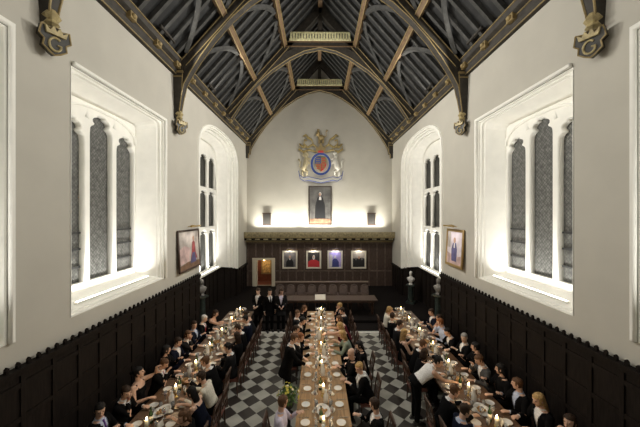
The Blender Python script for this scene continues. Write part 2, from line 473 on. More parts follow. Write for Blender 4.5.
# ------------------------------------------------------------------ roof trusses
INNER = [(5.30, 10.2), (5.22, 10.6), (4.98, 11.05), (4.6, 11.65), (4.1, 12.35), (3.5, 13.05), (2.74, 13.75), (1.72, 14.45), (.9, 14.85), (0, 15.05)]
def band(pts, w, out=True):
    """offset polyline outward (away from the hall centre) -> closed polygon"""
    o = []
    for i, (x, z) in enumerate(pts):
        a = V(pts[max(i - 1, 0)]); c = V(pts[min(i + 1, len(pts) - 1)]); t = (c - a).normalized()
        n = V((t.y, -t.x))
        if n.dot(V((1, 1))) < 0: n = -n
        o.append((x + n.x * w, z + n.y * w))
    return list(pts) + list(reversed(o))
def letter_G(bm, o, ux, uz, un, s):
    """a raised capital G: an open ring with a bar"""
    pts = []
    for i in range(15):
        a = R(48) + R(285) * i / 14
        pts.append(V(o) + ux * math.cos(a) * s * .78 + uz * math.sin(a) * s)
    tube(bm, pts, s * .17, 6)
    e = pts[-1]
    tube(bm, [e, e + uz * s * .42], s * .16, 6)
    tube(bm, [e + uz * s * .42 + ux * s * .12, e + uz * s * .42 - ux * s * .45], s * .13, 6)
names = ['nearest', 'second', 'third', 'farthest']
for k, ty in enumerate(TY):
    label = ['carved arched roof truss nearest the camera, mostly above the frame', 'second arched roof truss, springing from long gilded wall posts', 'third arched roof truss, above the two tall bay windows', 'farthest arched roof truss, set against the white end wall'][k]
    t = thing('roof_truss', label, 'roof truss', (0, ty, 0), 0, 'arched trusses of the open roof')
    w = .17 if k < 3 else .14
    inner = INNER if k != 2 else INNER[2:]
    for side in (-1, 1):
        S = lambda pts: [(side * u, v) for u, v in pts]
        # principal rafter
        a0, a1 = slope_pt(side, HW - .02, .14), slope_pt(side, 0.05, .14); a2, a3 = slope_pt(side, .3, .50), slope_pt(side, HW - .1, .50)
        bm = bmesh.new(); prism(bm, [(p.x, p.z) for p in (a0, a1, a2, a3)], V((1, 0, 0)), V((0, 0, 1)), V((0, 1, 0)), (0, 0, 0), -w, w)
        obj('principal_rafter', bm, M['truss'], t)
        bm = bmesh.new()
        for yy in (-w - .015, w + .015):
            for dr in (.20, .46):
                p, q = slope_pt(side, HW - .15, dr), slope_pt(side, 2.1, dr); tube(bm, [p + V((0, yy, 0)), q + V((0, yy, 0))], .02, 4)
        obj('gilded_bead', bm, M['gold'], t)
        # arch brace
        bm = bmesh.new(); prism(bm, S(band(inner, .40)), V((1, 0, 0)), V((0, 0, 1)), V((0, 1, 0)), (0, 0, 0), -w * .8, w * .8)
        obj('arch_brace', bm, M['truss'], t)
        bm = bmesh.new()
        for yy in (-w * .8 - .01, w * .8 + .01):
            tube(bm, [(side * x, yy, z) for x, z in inner], .022, 4)
        obj('gilded_bead', bm, M['gold'], t)
    # collar and its pierced cresting
    bm = bmesh.new(); bx(bm, -2.3, 2.3, -w, w, 15.05, 15.38); obj('collar_beam', bm, M['truss'], t)
    bm = bmesh.new()
    for zz in (15.08, 15.34): bx(bm, -2.2, 2.2, -w - .03, -w, zz - .025, zz + .025)
    obj('gilded_bead', bm, M['purlin'], t)
    bm = bmesh.new()
    fs = bx(bm, -1.72, 1.72, -w - .06, -w + .1, 15.39, 15.50)
    x = -1.68
    while x < 1.7:
        bx(bm, x, x + .11, -w - .05, -w + .06, 15.50, 15.86 - abs(x) * .02); x += .155
    bx(bm, -1.74, 1.74, -w - .04, -w + .04, 15.82, 15.88)
    obj('cresting', bm, M['palegold'], t)
    bm = bmesh.new(); bx(bm, -.12, .12, -w * .7, w * .7, 15.4, RIDGE - .42); obj('king_post', bm, M['truss'], t)
    if k == 2: continue
    zb = 8.72 + (.12 if k == 0 else 0) if k < 3 else 9.3
    for side in (-1, 1):
        # wall post with capital, tapering to a crowned shield corbel
        bm = bmesh.new()
        secs = []
        for z, hx, hy in ((11.5, .17, .17), (11.0, .17, .17), (10.3, .15, .15), (zb + .95, .10, .11), (zb + .62, .085, .09)):
            secs.append((V((side * (HW - hx - .005), 0, z)), V((hx * 1.41 * .7, hy * 1.41 * .7, 0)), V((-hx * 1.41 * .7, hy * 1.41 * .7, 0))))
        loft(bm, secs, 4)
        wp = obj('wall_post', bm, M['truss'], t)
        bm = bmesh.new()
        for yy in (-.15, .15):
            tube(bm, [(side * (HW - .345), yy, 11.0), (side * (HW - .31), yy * .9, 10.3), (side * (HW - .21), yy * .65, zb + .95), (side * (HW - .18), yy * .5, zb + .62)], .022, 5)
        bx(bm, side * (HW - .38), side * (HW - .01), -.2, .2, 11.02, 11.10); bx(bm, side * (HW - .36), side * (HW - .01), -.19, .19, 10.86, 10.91)
        obj('gilded_moulding', bm, M['gold'], wp)
        if k == 3: continue
        bm = bmesh.new()
        lathe(bm, [(.07, 0), (.13, .05), (.10, .12), (.15, .2), (.12, .26), (.07, .33)], 8, (side * (HW - .16), 0, zb + .58))
        obj('carved_knop', bm, M['shieldgold'], t)
        # shield, turned a little to the hall's entrance
        un = V((-side * .9, -.44, -.1)).normalized(); uz = V((0, 0, 1)); uz = (uz - un * uz.dot(un)).normalized(); ux = uz.cross(un) * -1
        ux = un.cross(uz) * -1 if False else uz.cross(un)
        o = V((side * (HW - .22), -.02, zb + .28))
        sh = [(u * .86, v * .95) for u, v in [(-.25, .26), (-.1, .22), (0, .28), (.1, .22), (.25, .26), (.29, .05), (.2, -.02), (.22, -.15), (.1, -.24), (0, -.29), (-.1, -.24), (-.22, -.15), (-.2, -.02), (-.29, .05)]]
        bm = bmesh.new(); prism(bm, sh, ux, uz, un, o, -.08, .06)
        sh_o = obj('shield', bm, mat('shield_paint', (.03, .027, .02), .5, var=.3) if side < 0 and k == 0 else bpy.data.materials['shield_paint'], t)
        bm = bmesh.new()
        tube(bm, [o + ux * u + uz * v + un * .06 for u, v in sh + sh[:1]], .018, 5)
        obj('shield_border', bm, M['gold'], sh_o)
        bm = bmesh.new()
        letter_G(bm, o + un * .075 - uz * .07, ux, uz, un, .125)
        obj('letter', bm, M['shieldgold'], sh_o)
        bm = bmesh.new()
        cr = [(-.15, .10), (.15, .10), (.18, .23), (.10, .16), (.05, .26), (0, .17), (-.05, .26), (-.10, .16), (-.18, .23)]
        prism(bm, cr, ux, uz, un, o, .05, .11)
        obj('crown', bm, M['shieldgold'], sh_o)

# ------------------------------------------------------------------ wainscot
def wains(name, y0, y1, ztop, side, x=HW, crest=True):
    bm = bmesh.new()
    bx(bm, side * (x - .04), side * (x - .005), y0, y1, 0, ztop)
    y = y0
    while y < y1 - .1:
        ye = min(y + .62, y1)
        bx(bm, side * (x - .07), side * (x - .04), y, y + .09, 0, ztop - .1)
        y += .62
    for z in (.0, .62, 1.25, 1.88, 2.5):
        if z < ztop - .25: bx(bm, side * (x - .065), side * (x - .04), y0, y1, z + .02, z + .12)
    bx(bm, side * (x - .12), side * (x - .003), y0, y1, ztop - .14, ztop - .06); bx(bm, side * (x - .16), side * (x - .003), y0, y1, ztop - .06, ztop)
    if crest:
        y = y0 + .1
        while y < y1 - .1:   # little trefoil cresting along the top
            bx(bm, side * (x - .11), side * (x - .06), y - .03, y + .03, ztop, ztop + .06)
            box(bm, (side * (x - .085), y, ztop + .075), (.04, .055, .055), Matrix.Rotation(R(45), 3, 'X')); y += .19
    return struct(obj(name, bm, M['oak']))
for side in (-1, 1):
    nm = 'left' if side < 0 else 'right'
    wains('wall_panelling_' + nm, FRONT, BAY0 - .05, 2.92, side)
    wains('wall_panelling_%s_dais' % nm, BAY1 + .25, BACK - .2, 1.95, side, crest=False)
    bm = bmesh.new()   # inside the bay
    path = [(HW, BAY0 + .0), (6.46, 14.02), (6.46, 17.72), (HW, BAY1 + .3)]
    for (xa, ya), (xb, yb) in zip(path, path[1:]):
        zt = lambda x: 1.97 + .42 * (x - HW) / (6.46 - HW)
        za_, zb_ = zt(xa), zt(xb)
        L = math.hypot(xb - xa, yb - ya); u = V((side * (xb - xa) / L, (yb - ya) / L, 0)); n_in = V((-side * (yb - ya) / L, (xb - xa) / L, 0))
        o = V((side * xa, ya, 0))
        prism(bm, [(0, 0), (L, 0), (L, zb_), (0, za_)], u, Z_, n_in, o, .0, .05)
        prism(bm, [(0, za_ - .07), (L, zb_ - .07), (L, zb_), (0, za_)], u, Z_, n_in, o, .04, .12)
        for q in range(int(L / .6) + 1):
            w0 = .06 + q * .6
            if w0 < L - .1: prism(bm, [(w0, 0), (w0 + .08, 0), (w0 + .08, za_ + (zb_ - za_) * w0 / L - .07), (w0, za_ + (zb_ - za_) * w0 / L - .07)], u, Z_, n_in, o, .05, .085)
    bx(bm, side * (HW - .045), side * (HW + .15), BAY0 - .06, BAY0 + .03, 0, 2.93); bx(bm, side * (HW - .045), side * (HW + .15), BAY1 - .04, BAY1 + .3, 0, 1.95)
    struct(obj('wall_panelling_%s_bay' % nm, bm, M['oak']))
    # sill slab of the bay
    bm = bmesh.new(); bx(bm, side * 6.1, side * 6.55, 13.95, 17.8, 2.385, 2.44); struct(obj('window_sill_' + nm, bm, M['white']))

# panelled screen on the end wall
SF = BACK - .15
me = plate_mesh('wall_panelling_back', [(-HW + .01, 0.15), (HW - .01, .15), (HW - .01, 3.6), (-HW + .01, 3.6)], [[(DX0, .16), (DX1, .16), (DX1, DZ1), (DX0, DZ1)]], .14, M['oakmid'], T(0, BACK - .075, 0) @ XZY)
scr = struct(put('wall_panelling_back', me))
bm = bmesh.new()
x = -5.5
xs = []
while x < 5.55:
    inside = DX0 - .45 < x < DX1 + .35
    bx(bm, x - .05, x + .05, SF - .03, SF + .005, 2.4 if inside else .15, 3.5); x += .62
for z in (1.3, 3.45):
    bx(bm, -5.55, DX0 - .3 if z < 2 else 5.55, SF - .028, SF + .005, z - .05, z + .05)
    if z < 2: bx(bm, DX1 + .3, 5.55, SF - .028, SF + .005, z - .05, z + .05)
obj('stile', bm, mat('stile_oak', (.12, .085, .066), .5, var=.3, vscale=6), scr)
bm = bmesh.new()
poly = [(BACK - .02, 3.5), (SF - .1, 3.5), (SF - .2, 3.62), (SF - .55, 3.70), (SF - .6, 3.86), (SF - .72, 3.92), (SF - .78, 4.16), (SF - .78, 4.24), (BACK - .02, 4.24)]
prism(bm, poly, V((0, 1, 0)), V((0, 0, 1)), V((1, 0, 0)), (0, 0, 0), -HW + .01, HW - .01)
fs = []
x = -5.4
while x < 5.4:
    fs += bx(bm, x, x + .34, SF - .69, SF - .62, 3.74, 3.84); x += .62
fs2 = []
for zz in (3.53, 3.90): fs2 += bx(bm, -HW + .02, HW - .02, SF - (.23 if zz < 3.7 else .74), SF - (.2 if zz < 3.7 else .70), zz, zz + .05)
bx(bm, -HW + .01, HW - .01, SF - .78, SF - .74, 4.24, 4.32)
fs3 = bx(bm, -HW + .02, HW - .02, SF - .66, SF - .55, 3.70, 3.86)
setmat(fs2, 1); setmat(fs3, 2)
struct(obj('trim_4', bm, [M['corn'], M['gold'], M['oak']]))

# doorway
dr = bpy.data.objects.new('door_1', None); C.objects.link(dr); struct(dr)
bm = bmesh.new()
yf = SF - .06
for a, c in ((DX0 - .34, DX0), (DX1, DX1 + .26)):
    bx(bm, a, c, yf, SF - .005, DAIS_Z, 2.30); 
    bx(bm, a + .06, c - .06, yf - .03, yf, DAIS_Z, 2.24)
bx(bm, DX0, DX1, yf, SF - .005, DZ1, 2.30)
obj('door_frame', bm, mat('cream_paint', (.70, .64, .50), .6), dr)
bm = bmesh.new()   # the lit passage behind
yb = BACK + .2
fs = bx(bm, DX0 - .5, DX1 + .5, yb + 1.3, yb + 1.4, 0, 2.7); setmat(fs, 0)
setmat(bx(bm, DX0 - .6, DX0 - .5, yb, yb + 1.4, 0, 2.7), 0); setmat(bx(bm, DX1 + .5, DX1 + .6, yb, yb + 1.4, 0, 2.7), 0)
setmat(bx(bm, DX0 - .6, DX1 + .6, yb, yb + 1.4, 2.6, 2.7), 1); setmat(bx(bm, DX0 - .6, DX1 + .6, yb, yb + 1.4, .05, .15), 2)
struct(obj('wall_passage', bm, [mat('passage_red', (.16, .05, .03), .8, var=.2), M['white'], M['salmon']]))
t = thing('gilt_mirror', 'gilt framed picture on the red wall seen through the doorway', 'picture', (-4.35, yb + 1.27, 1.35))
bm = bmesh.new(); bx(bm, -.42, .42, -.03, .02, -.62, .62); obj('frame', bm, M['gold'], t)
bm = bmesh.new(); bx(bm, -.32, .32, -.045, -.03, -.52, .52); obj('canvas', bm, mat('passage_canvas', (.45, .30, .12), .6, var=.5, vscale=8), t)
ld = bpy.data.lights.new('passage_lamp', 'POINT'); ld.energy = 14; ld.color = (1, .72, .4); ld.shadow_soft_size = .12
t = thing('ceiling_lamp', 'warm globe lamp glowing at the top of the doorway passage', 'lamp', (-4.45, yb + .75, 2.0))
bm = bmesh.new(); ell(bm, (0, 0, 0), (.10, .10, .10)); obj('globe', bm, mat('lamp_globe', (1, .9, .7), .5, emit=(1, .75, .4), estr=8), t, smooth=True)
bm = bmesh.new(); tube(bm, [(0, 0, .09), (0, 0, .6)], .012, 6); obj('rod', bm, M['brass'], t)
lo = bpy.data.objects.new('passage_lamp', ld); C.objects.link(lo); lo.parent = t; lo.location = (0, -.3, -.05)

# uplights lying on the cornice
for x0, x1, wt, lab in ((-5.0, -1.6, 95, 'left'), (-1.4, 1.4, 110, 'middle'), (1.6, 5.0, 95, 'right')):
    t = thing('linear_uplight', '%s lit strip on top of the end wall cornice' % lab, 'lamp', ((x0 + x1) / 2, SF - .3, 4.24))
    bm = bmesh.new(); box(bm, (0, 0, .02), (x1 - x0, .07, .04)); obj('housing', bm, M['white'], t)
    bm = bmesh.new(); box(bm, (0, 0, .045), (x1 - x0 - .04, .05, .008)); obj('lit_strip', bm, M['lamp'], t)
    ld = bpy.data.lights.new('cornice_light', 'AREA'); ld.shape = 'RECTANGLE'; ld.size = x1 - x0 - .1; ld.size_y = .1; ld.energy = wt; ld.color = (1, .965, .86)
    lo = bpy.data.objects.new('cornice_light', ld); C.objects.link(lo); lo.parent = t; lo.location = (0, 0, .07); lo.rotation_euler = (PI - R(8), 0, 0); ld.spread = R(100)

# fill lamps added on the wall plates to brighten the walls evenly
for side in (-1, 1):
    for i, y in enumerate((1.5, 5.0, 9.6, 13.6)):
        t = thing('fill_lamp', 'added fill lamp on the %s wall plate, %s from the camera' % ('left' if side < 0 else 'right', ('first', 'second', 'third', 'fourth')[i]), 'lamp', (side * (HW - .42), y, 11.72))
        t['group'] = 'added fill lamps on the wall plates'
        bm = bmesh.new(); box(bm, (0, 0, 0), (.08, .9, .08)); obj('housing', bm, M['truss'], t)
        ld = bpy.data.lights.new('wall_fill', 'AREA'); ld.shape = 'RECTANGLE'; ld.size = .88; ld.size_y = .07; ld.energy = FILL_POWER * (.42, .66, 1.0, 3.2)[i]; ld.color = (1, .97, .90)
        lo = bpy.data.objects.new('wall_fill', ld); C.objects.link(lo); lo.parent = t; lo.location = (-side * .05, 0, 0); lo.rotation_euler = (R(90 - 14), 0, R(90) * side); ld.spread = R(140)
#PART2
# ------------------------------------------------------------------ pictures
def picture(label, w, h, loc, rot, frame_m, paint, fw=.09, deep=.07, parent_light=None):
    """picture in its own x (right), z (up), facing -y"""
    t = thing('framed_portrait', label, 'painting', loc); t.rotation_euler = rot
    me = plate_mesh('frame', [(-w / 2, -h / 2), (w / 2, -h / 2), (w / 2, h / 2), (-w / 2, h / 2)],
                    [[(-w / 2 + fw, -h / 2 + fw), (w / 2 - fw, -h / 2 + fw), (w / 2 - fw, h / 2 - fw), (-w / 2 + fw, h / 2 - fw)]], deep, frame_m, XZY, .018)
    put('frame', me, t)
    bm = bmesh.new(); mats = []
    cw, ch = w - 2 * fw + .04, h - 2 * fw + .04
    fs = bx(bm, -cw / 2, cw / 2, -.005, deep / 2 - .005, -ch / 2, ch / 2); mats.append(paint[0])
    for i, (poly, m) in enumerate(paint[1:]):
        fs = prism(bm, [(u * cw / 2, v * ch / 2) for u, v in poly], V((1, 0, 0)), V((0, 0, 1)), V((0, -1, 0)), (0, 0, 0), .004, .008 + .002 * i)
        mats.append(m); setmat(fs, len(mats) - 1)
    obj('canvas', bm, mats, t)
    return t
def oval(cx, cz, rx, rz, n=14): return [(cx + rx * math.cos(2 * PI * k / n), cz + rz * math.sin(2 * PI * k / n)) for k in range(n)]
pm = lambda n, c, **k: mat(n, c, .5, **k)
P_dark = pm('canvas_dark', (.035, .033, .032), var=.4, vscale=2)
P_skin = pm('canvas_skin', (.42, .26, .18)); P_blackrobe = pm('canvas_black', (.012, .012, .014))
P_red = pm('canvas_red', (.50, .03, .04)); P_white = pm('canvas_white', (.62, .60, .58)); P_blue = pm('canvas_blue', (.05, .06, .22))
P_grey = pm('canvas_grey', (.16, .15, .15), var=.3, vscale=3); P_brown = pm('canvas_brown', (.20, .115, .07), var=.3, vscale=4)
P_lilac = pm('canvas_lilac', (.42, .36, .68), var=.2, vscale=3); P_pink = pm('canvas_pink', (.55, .30, .30), var=.25, vscale=3)
P_sky = pm('canvas_sky', (.42, .38, .34), var=.25, vscale=2)
white_fr = mat('cream_frame', (.68, .63, .52), .5); gold_fr = mat('gilt_frame', (.34, .23, .09), .45, .4); dark_fr = mat('dark_frame', (.06, .035, .025), .5)
body = [(-.62, -1), (.62, -1), (.6, -.3), (.32, .05), (.12, .16), (-.12, .16), (-.32, .05), (-.6, -.3)]
head = oval(0, .36, .17, .2)
pz = CAMZ - 46.5 * .0772
PF = [(290, 'portrait of a figure in black against brown, first from the doorway', P_grey, [(body, P_blackrobe), (head, P_skin), (oval(0, .08, .1, .12), P_white)]),
      (313.7, 'portrait of a figure in bright red robes, second from the doorway', P_dark, [([(-1, -1), (1, -1), (.9, -.25), (.35, 0), (-.35, 0), (-.9, -.25)], P_red), (oval(0, .3, .2, .32), P_white), (oval(0, .38, .14, .2), P_skin)]),
      (335, 'portrait glowing lilac and blue, third from the doorway', P_lilac, [(body, P_blue), (head, P_white), ([(-.9, -.9), (-.5, -.9), (-.4, .6), (-.85, .7)], P_white)]),
      (358.5, 'portrait of dark figures under a pale sky, farthest from the doorway', P_sky, [([(-1, -1), (1, -1), (1, .15), (.5, .25), (-.5, .15), (-1, .2)], P_blackrobe), (oval(-.45, .1, .13, .18), P_grey), (oval(.05, .28, .16, .22), P_skin), (oval(.5, .1, .13, .18), P_grey)])]
for px, lab, bg, shp in PF:
    x = (px - VX) * .0768 + CAMX
    t = picture(lab, 1.16, 1.38, (x, SF - .07, 2.17), (0, 0, 0), white_fr, [bg] + shp, .13)
    pl = thing('picture_light', 'small brass picture light over the ' + lab.split(',')[0].replace('portrait ', 'portrait '), 'lamp', (x, SF - .06, 2.98))
    pl['label'] = {290: 'small brass picture light over the portrait nearest the doorway', 313.7: 'small brass picture light over the red robed portrait', 335: 'small brass picture light over the lilac portrait', 358.5: 'small brass picture light over the pale sky portrait'}[px]
    pl['group'] = 'picture lights on the end wall'
    bm = bmesh.new(); tube(bm, [(-.22, -.26, .0), (.22, -.26, .0)], .03, 8); obj('shade', bm, M['brass'], pl)
    bm = bmesh.new(); tube(bm, [(0, .02, -.02), (0, -.1, .06), (0, -.26, .02)], .012, 6); obj('arm', bm, M['brass'], pl)
    ld = bpy.data.lights.new('picture_lamp', 'AREA'); ld.shape = 'RECTANGLE'; ld.size = .4; ld.size_y = .05; ld.energy = 3.2; ld.color = (1, .93, .84) if px != 335 else (.9, .85, 1)
    lo = bpy.data.objects.new('picture_lamp', ld); C.objects.link(lo); lo.parent = pl; lo.location = (0, -.27, -.04); lo.rotation_euler = (R(32), 0, 0)
# big full-length portrait over the cornice
t = picture('tall dark full length portrait hung under the coat of arms', 1.8, 3.0, (.05, BACK - .05, 6.32), (0, 0, 0), mat('bronze_frame', (.05, .038, .03), .45, .2),
            [pm('canvas_smoke', (.10, .095, .09), var=.35, vscale=2), ([(-.5, -.75), (.5, -.75), (.45, 0), (.25, .42), (.1, .5), (-.1, .5), (-.25, .42), (-.45, 0)], P_blackrobe), (oval(0, .62, .12, .1), P_white), (oval(-.02, .6, .1, .08), P_skin),
             ([(-1, -1), (1, -1), (1, -.72), (-1, -.72)], P_brown), ([(-.12, .3), (.12, .3), (.08, .48), (-.08, .48)], P_white)], .10)
# side wall portraits with brass picture lights
P_coat = pm('canvas_coat', (.30, .055, .06), var=.3, vscale=5); P_pale = pm('canvas_pale', (.60, .54, .58), var=.2, vscale=2); P_rose = pm('canvas_rose', (.50, .36, .34), var=.3, vscale=3); P_ink = pm('canvas_ink', (.09, .085, .20), var=.3, vscale=4); P_cloud = pm('canvas_cloud', (.44, .40, .36), var=.35, vscale=2)
t = picture('large portrait of a figure in a red coat, on the left wall', 1.95, 1.68, (-HW + .09, 11.98, 4.19), (R(-3), 0, R(90)), dark_fr,
            [P_cloud, ([(-1, -1), (1, -1), (1, -.7), (-.2, -.62), (-1, -.75)], P_brown), ([(-.95, -.7), (-.1, -.6), (0, .1), (-.5, .25), (-.95, .1)], P_rose), ([(.05, -.6), (.75, -.55), (.6, -.2), (.55, .35), (.4, .45), (.28, .35), (.2, -.1)], P_coat), (oval(.42, .58, .08, .13), P_skin),
             ([(.0, -.75), (.6, -.72), (.5, -.2), (.25, -.2)], P_ink)], .08)
t2 = picture('gilt framed portrait of a figure in blue, on the right wall', 1.45, 1.55, (HW - .09, 11.7, 4.28), (R(-3), 0, R(-90)), gold_fr,
             [P_pale, ([(-1, -1), (1, -1), (1, -.4), (.3, -.5), (-1, -.3)], P_rose), ([(-.32, -.8), (.34, -.8), (.36, -.1), (.2, .3), (-.18, .3), (-.38, -.1)], P_ink), (oval(0, .46, .14, .17), P_skin), ([(-.08, .0), (.1, .0), (.05, .3), (-.05, .3)], P_white), ([(-.9, .0), (-.55, .0), (-.55, .95), (-.9, .95)], P_sky)], .11)
for s, yc, zz, lab in ((-1, 12.0, 5.13, 'brass picture light over the red coat portrait on the left wall'), (1, 11.7, 5.15, 'brass picture light over the gilt framed portrait on the right wall')):
    pl = thing('picture_light', lab, 'lamp', (s * HW, yc, zz))
    bm = bmesh.new(); tube(bm, [(-s * .34, -.45, .04), (-s * .34, .45, .04)], .035, 8); obj('shade', bm, M['brass'], pl)
    bm = bmesh.new(); tube(bm, [(0, 0, 0), (-s * .2, 0, .08), (-s * .34, 0, .06)], .014, 6); obj('arm', bm, M['brass'], pl)
    ld = bpy.data.lights.new('picture_lamp', 'AREA'); ld.shape = 'RECTANGLE'; ld.size = .05; ld.size_y = .8; ld.energy = 9; ld.color = (1, .9, .85)
    lo = bpy.data.objects.new('picture_lamp', ld); C.objects.link(lo); lo.parent = pl; lo.location = (-s * .36, 0, 0); lo.rotation_euler = (0, s * R(30), 0)

# plaques / wall speakers
for px, lab in ((267, 'dark square plaque on the end wall, doorway side'), (371.5, 'dark square plaque on the end wall, away from the doorway')):
    t = thing('wall_plaque', lab, 'plaque', ((px - VX) * .077 + CAMX, BACK - .01, 5.28))
    bm = bmesh.new(); bx(bm, -.30, .30, -.10, 0, -.46, .46); bx(bm, -.33, .33, -.12, -.08, .40, .48); bx(bm, -.33, .33, -.12, -.08, -.48, -.40); obj('casing', bm, dark_fr, t)
    bm = bmesh.new(); bx(bm, -.24, .24, -.115, -.10, -.38, .38)
    for i in range(9): bx(bm, -.22, .22, -.125, -.115, -.34 + i * .08, -.30 + i * .08)
    obj('grille', bm, mat('grille_cloth', (.06, .055, .05), .7), t)

# ------------------------------------------------------------------ coat of arms
ca = thing('coat_of_arms', 'painted royal style coat of arms high on the end wall', 'coat of arms', (.10, BACK - .11, 9.52))
AX, AZ, AN = V((1, 0, 0)), V((0, 0, 1)), V((0, -1, 0))
silver = mat('silver_paint', (.55, .53, .47), .5); 
def relief(name, polys, m, d0, d1, par=ca):
    bm = bmesh.new(); ms = []
    for poly, mm in polys:
        fs = prism(bm, poly, AX, AZ, AN, (0, 0, 0), d0, d1)
        if mm not in ms: ms.append(mm)
        setmat(fs, ms.index(mm))
    return obj(name, bm, ms, par)
def curl(name, pts_list, r, m, par=ca):
    bm = bmesh.new()
    for pts in pts_list:
        tube(bm, [(x, -.08, z) for x, z in pts], [r * (1 - .5 * abs(2 * i / (len(pts) - 1) - 1)) for i in range(len(pts))], 7, 1.0, (0, 1, 0.01))
    return obj(name, bm, m, par, smooth=True)
shl = lambda s: [(-.5 * s, .55 * s), (0, .55 * s), (0, 0), (-.48 * s, 0)]
sz = .82
q1 = [(-.44, .5), (0, .5), (0, 0), (-.44, 0)]; q2 = [(0, .5), (.44, .5), (.44, 0), (0, 0)]
q3 = [(-.44, 0), (0, 0), (0, -.6), (-.25, -.42), (-.4, -.2)]; q4 = [(0, 0), (.44, 0), (.4, -.2), (.25, -.42), (0, -.6)]
relief('shield', [(q1, M['blue']), (q2, M['gold']), (q3, M['gold']), (q4, M['red'])], None, -.1, .10)
bm = bmesh.new()
for k in range(3):
    for (cx, cz, mm) in ((-.22, .38 - .15 * k, 1), (.22, .38 - .15 * k, 0), (-.2, -.1 - .14 * k, 0), (.2, -.1 - .12 * k, 1)):
        fs = prism(bm, [(cx - .15, cz - .03), (cx + .1, cz - .03), (cx + .15, cz + .03), (cx - .1, cz + .03)], AX, AZ, AN, (0, 0, 0), .09, .125); setmat(fs, mm)
obj('charges', bm, [M['red'], M['gold']], ca)
n = 28; bm = bmesh.new()
prev = None
tube(bm, [(.70 * math.cos(2 * PI * k / n), -.06, -.03 + .78 * math.sin(2 * PI * k / n)) for k in range(n + 1)], .10, 8, .6, (0, 1, .01)); obj('garter', bm, M['blue'], ca)
bm = bmesh.new()
for rr in (.60, .81): tube(bm, [(rr * math.cos(2 * PI * k / n), -.1, -.03 + (rr + .08) * math.sin(2 * PI * k / n)) for k in range(n + 1)], .022, 6, 1, (0, 1, .01))
obj('garter_edge', bm, silver, ca)
relief('crown', [([(-.34, .84), (.34, .84), (.42, 1.18), (.2, 1.02), (0, 1.28), (-.2, 1.02), (-.42, 1.18)], M['gold'])], None, .02, .2)
relief('helm', [([(-.22, .82), (.22, .82), (.18, .90), (-.18, .90)], M['red'])], None, .03, .22)
# lion standing over the crown
bm = bmesh.new()
ell(bm, (.02, -.12, 1.50), (.26, .10, .13)); ell(bm, (-.20, -.14, 1.66), (.14, .11, .14)); ell(bm, (-.32, -.16, 1.62), (.07, .07, .06))
for x in (-.14, -.06, .14, .22): tube(bm, [(x, -.12, 1.46), (x - .02, -.12, 1.22)], [.06, .04], 6)
tube(bm, [(.26, -.1, 1.52), (.42, -.1, 1.58), (.40, -.1, 1.76), (.5, -.1, 1.84)], [.04, .03, .03, .06], 6)
bx(bm, -.28, -.1, -.2, -.06, 1.78, 1.86)
obj('lion_crest', bm, M['gold'], ca, smooth=True)
mant = []
for s in (-1, 1):
    mant += [[(s * .2, 1.0), (s * .6, 1.2), (s * 1.0, 1.05), (s * 1.3, 1.2), (s * 1.25, 1.4), (s * 1.05, 1.35)],
             [(s * .5, 1.1), (s * .7, 1.4), (s * 1.0, 1.5), (s * 1.15, 1.62), (s * 1.35, 1.55)],
             [(s * .3, .85), (s * .9, .95), (s * 1.3, .85), (s * 1.7, .98), (s * 1.62, 1.12)],
             [(s * 1.0, 1.1), (s * 1.4, 1.08), (s * 1.65, 1.22)]]
curl('mantling', mant, .07, mat('mantling_gold', (.34, .26, .10), .5, .2, var=.3, vscale=12))
for s, nmn, m in ((-1, 'lion_supporter', mat('tawny_gold', (.42, .36, .22), .55, var=.2)), (1, 'unicorn_supporter', silver)):
    bm = bmesh.new()
    tube(bm, [(s * 1.30, -.1, -.55), (s * 1.22, -.12, -.2), (s * 1.12, -.12, .15), (s * 1.10, -.12, .42)], [.17, .19, .21, .15], 8)     # rearing body
    tube(bm, [(s * 1.10, -.12, .38), (s * 1.16, -.13, .66)], [.15, .12], 8); ell(bm, (s * 1.10, -.15, .76), (.17, .11, .13))       # neck and head
    tube(bm, [(s * 1.05, -.14, .32), (s * .92, -.14, .38), (s * .8, -.14, .28)], [.08, .06, .05], 6)
    tube(bm, [(s * 1.05, -.14, .12), (s * .92, -.14, .10), (s * .84, -.14, -.04)], [.08, .06, .05], 6)
    tube(bm, [(s * 1.26, -.12, -.5), (s * 1.02, -.12, -.62), (s * 1.08, -.12, -.92)], [.14, .09, .07], 6)
    tube(bm, [(s * 1.36, -.1, -.5), (s * 1.42, -.1, -.74), (s * 1.36, -.1, -.98)], [.13, .08, .07], 6)
    tube(bm, [(s * 1.40, -.1, -.45), (s * 1.62, -.1, -.25), (s * 1.55, -.1, .1), (s * 1.7, -.1, .35)], [.05, .04, .05, .08], 6)
    if s > 0: tube(bm, [(s * 1.06, -.18, .86), (s * .98, -.2, 1.12)], [.03, .006], 5)
    else:
        for q in (-.12, 0, .12): ell(bm, (s * 1.16 + q, -.1, .70 - abs(q) * .3), (.12, .09, .14))
    obj(nmn, bm, m, ca, smooth=True)
for o in C.objects:
    if o.parent == ca and o.name in ('crown', 'helm', 'lion_crest', 'mantling') or o.parent == ca and o.name.startswith('crown'):
        o.scale.z = 1.7; o.location.z = -.56
rib = [(-1.7, -.55), (-1.62, -.9), (-1.3, -1.08), (-.9, -1.02), (-.45, -1.12), (0, -1.22), (.45, -1.12), (.9, -1.02), (1.3, -1.08), (1.62, -.9), (1.7, -.55)]
bm = bmesh.new()
lo_ = [(x * .97, z - .26) for x, z in rib]
for i in range(len(rib) - 1):
    prism(bm, [lo_[i], lo_[i + 1], rib[i + 1], rib[i]], AX, AZ, AN, (0, 0, 0), .08, .13)
obj('motto_ribbon', bm, mat('ribbon_white', (.66, .64, .58), .6), ca)
bm = bmesh.new()
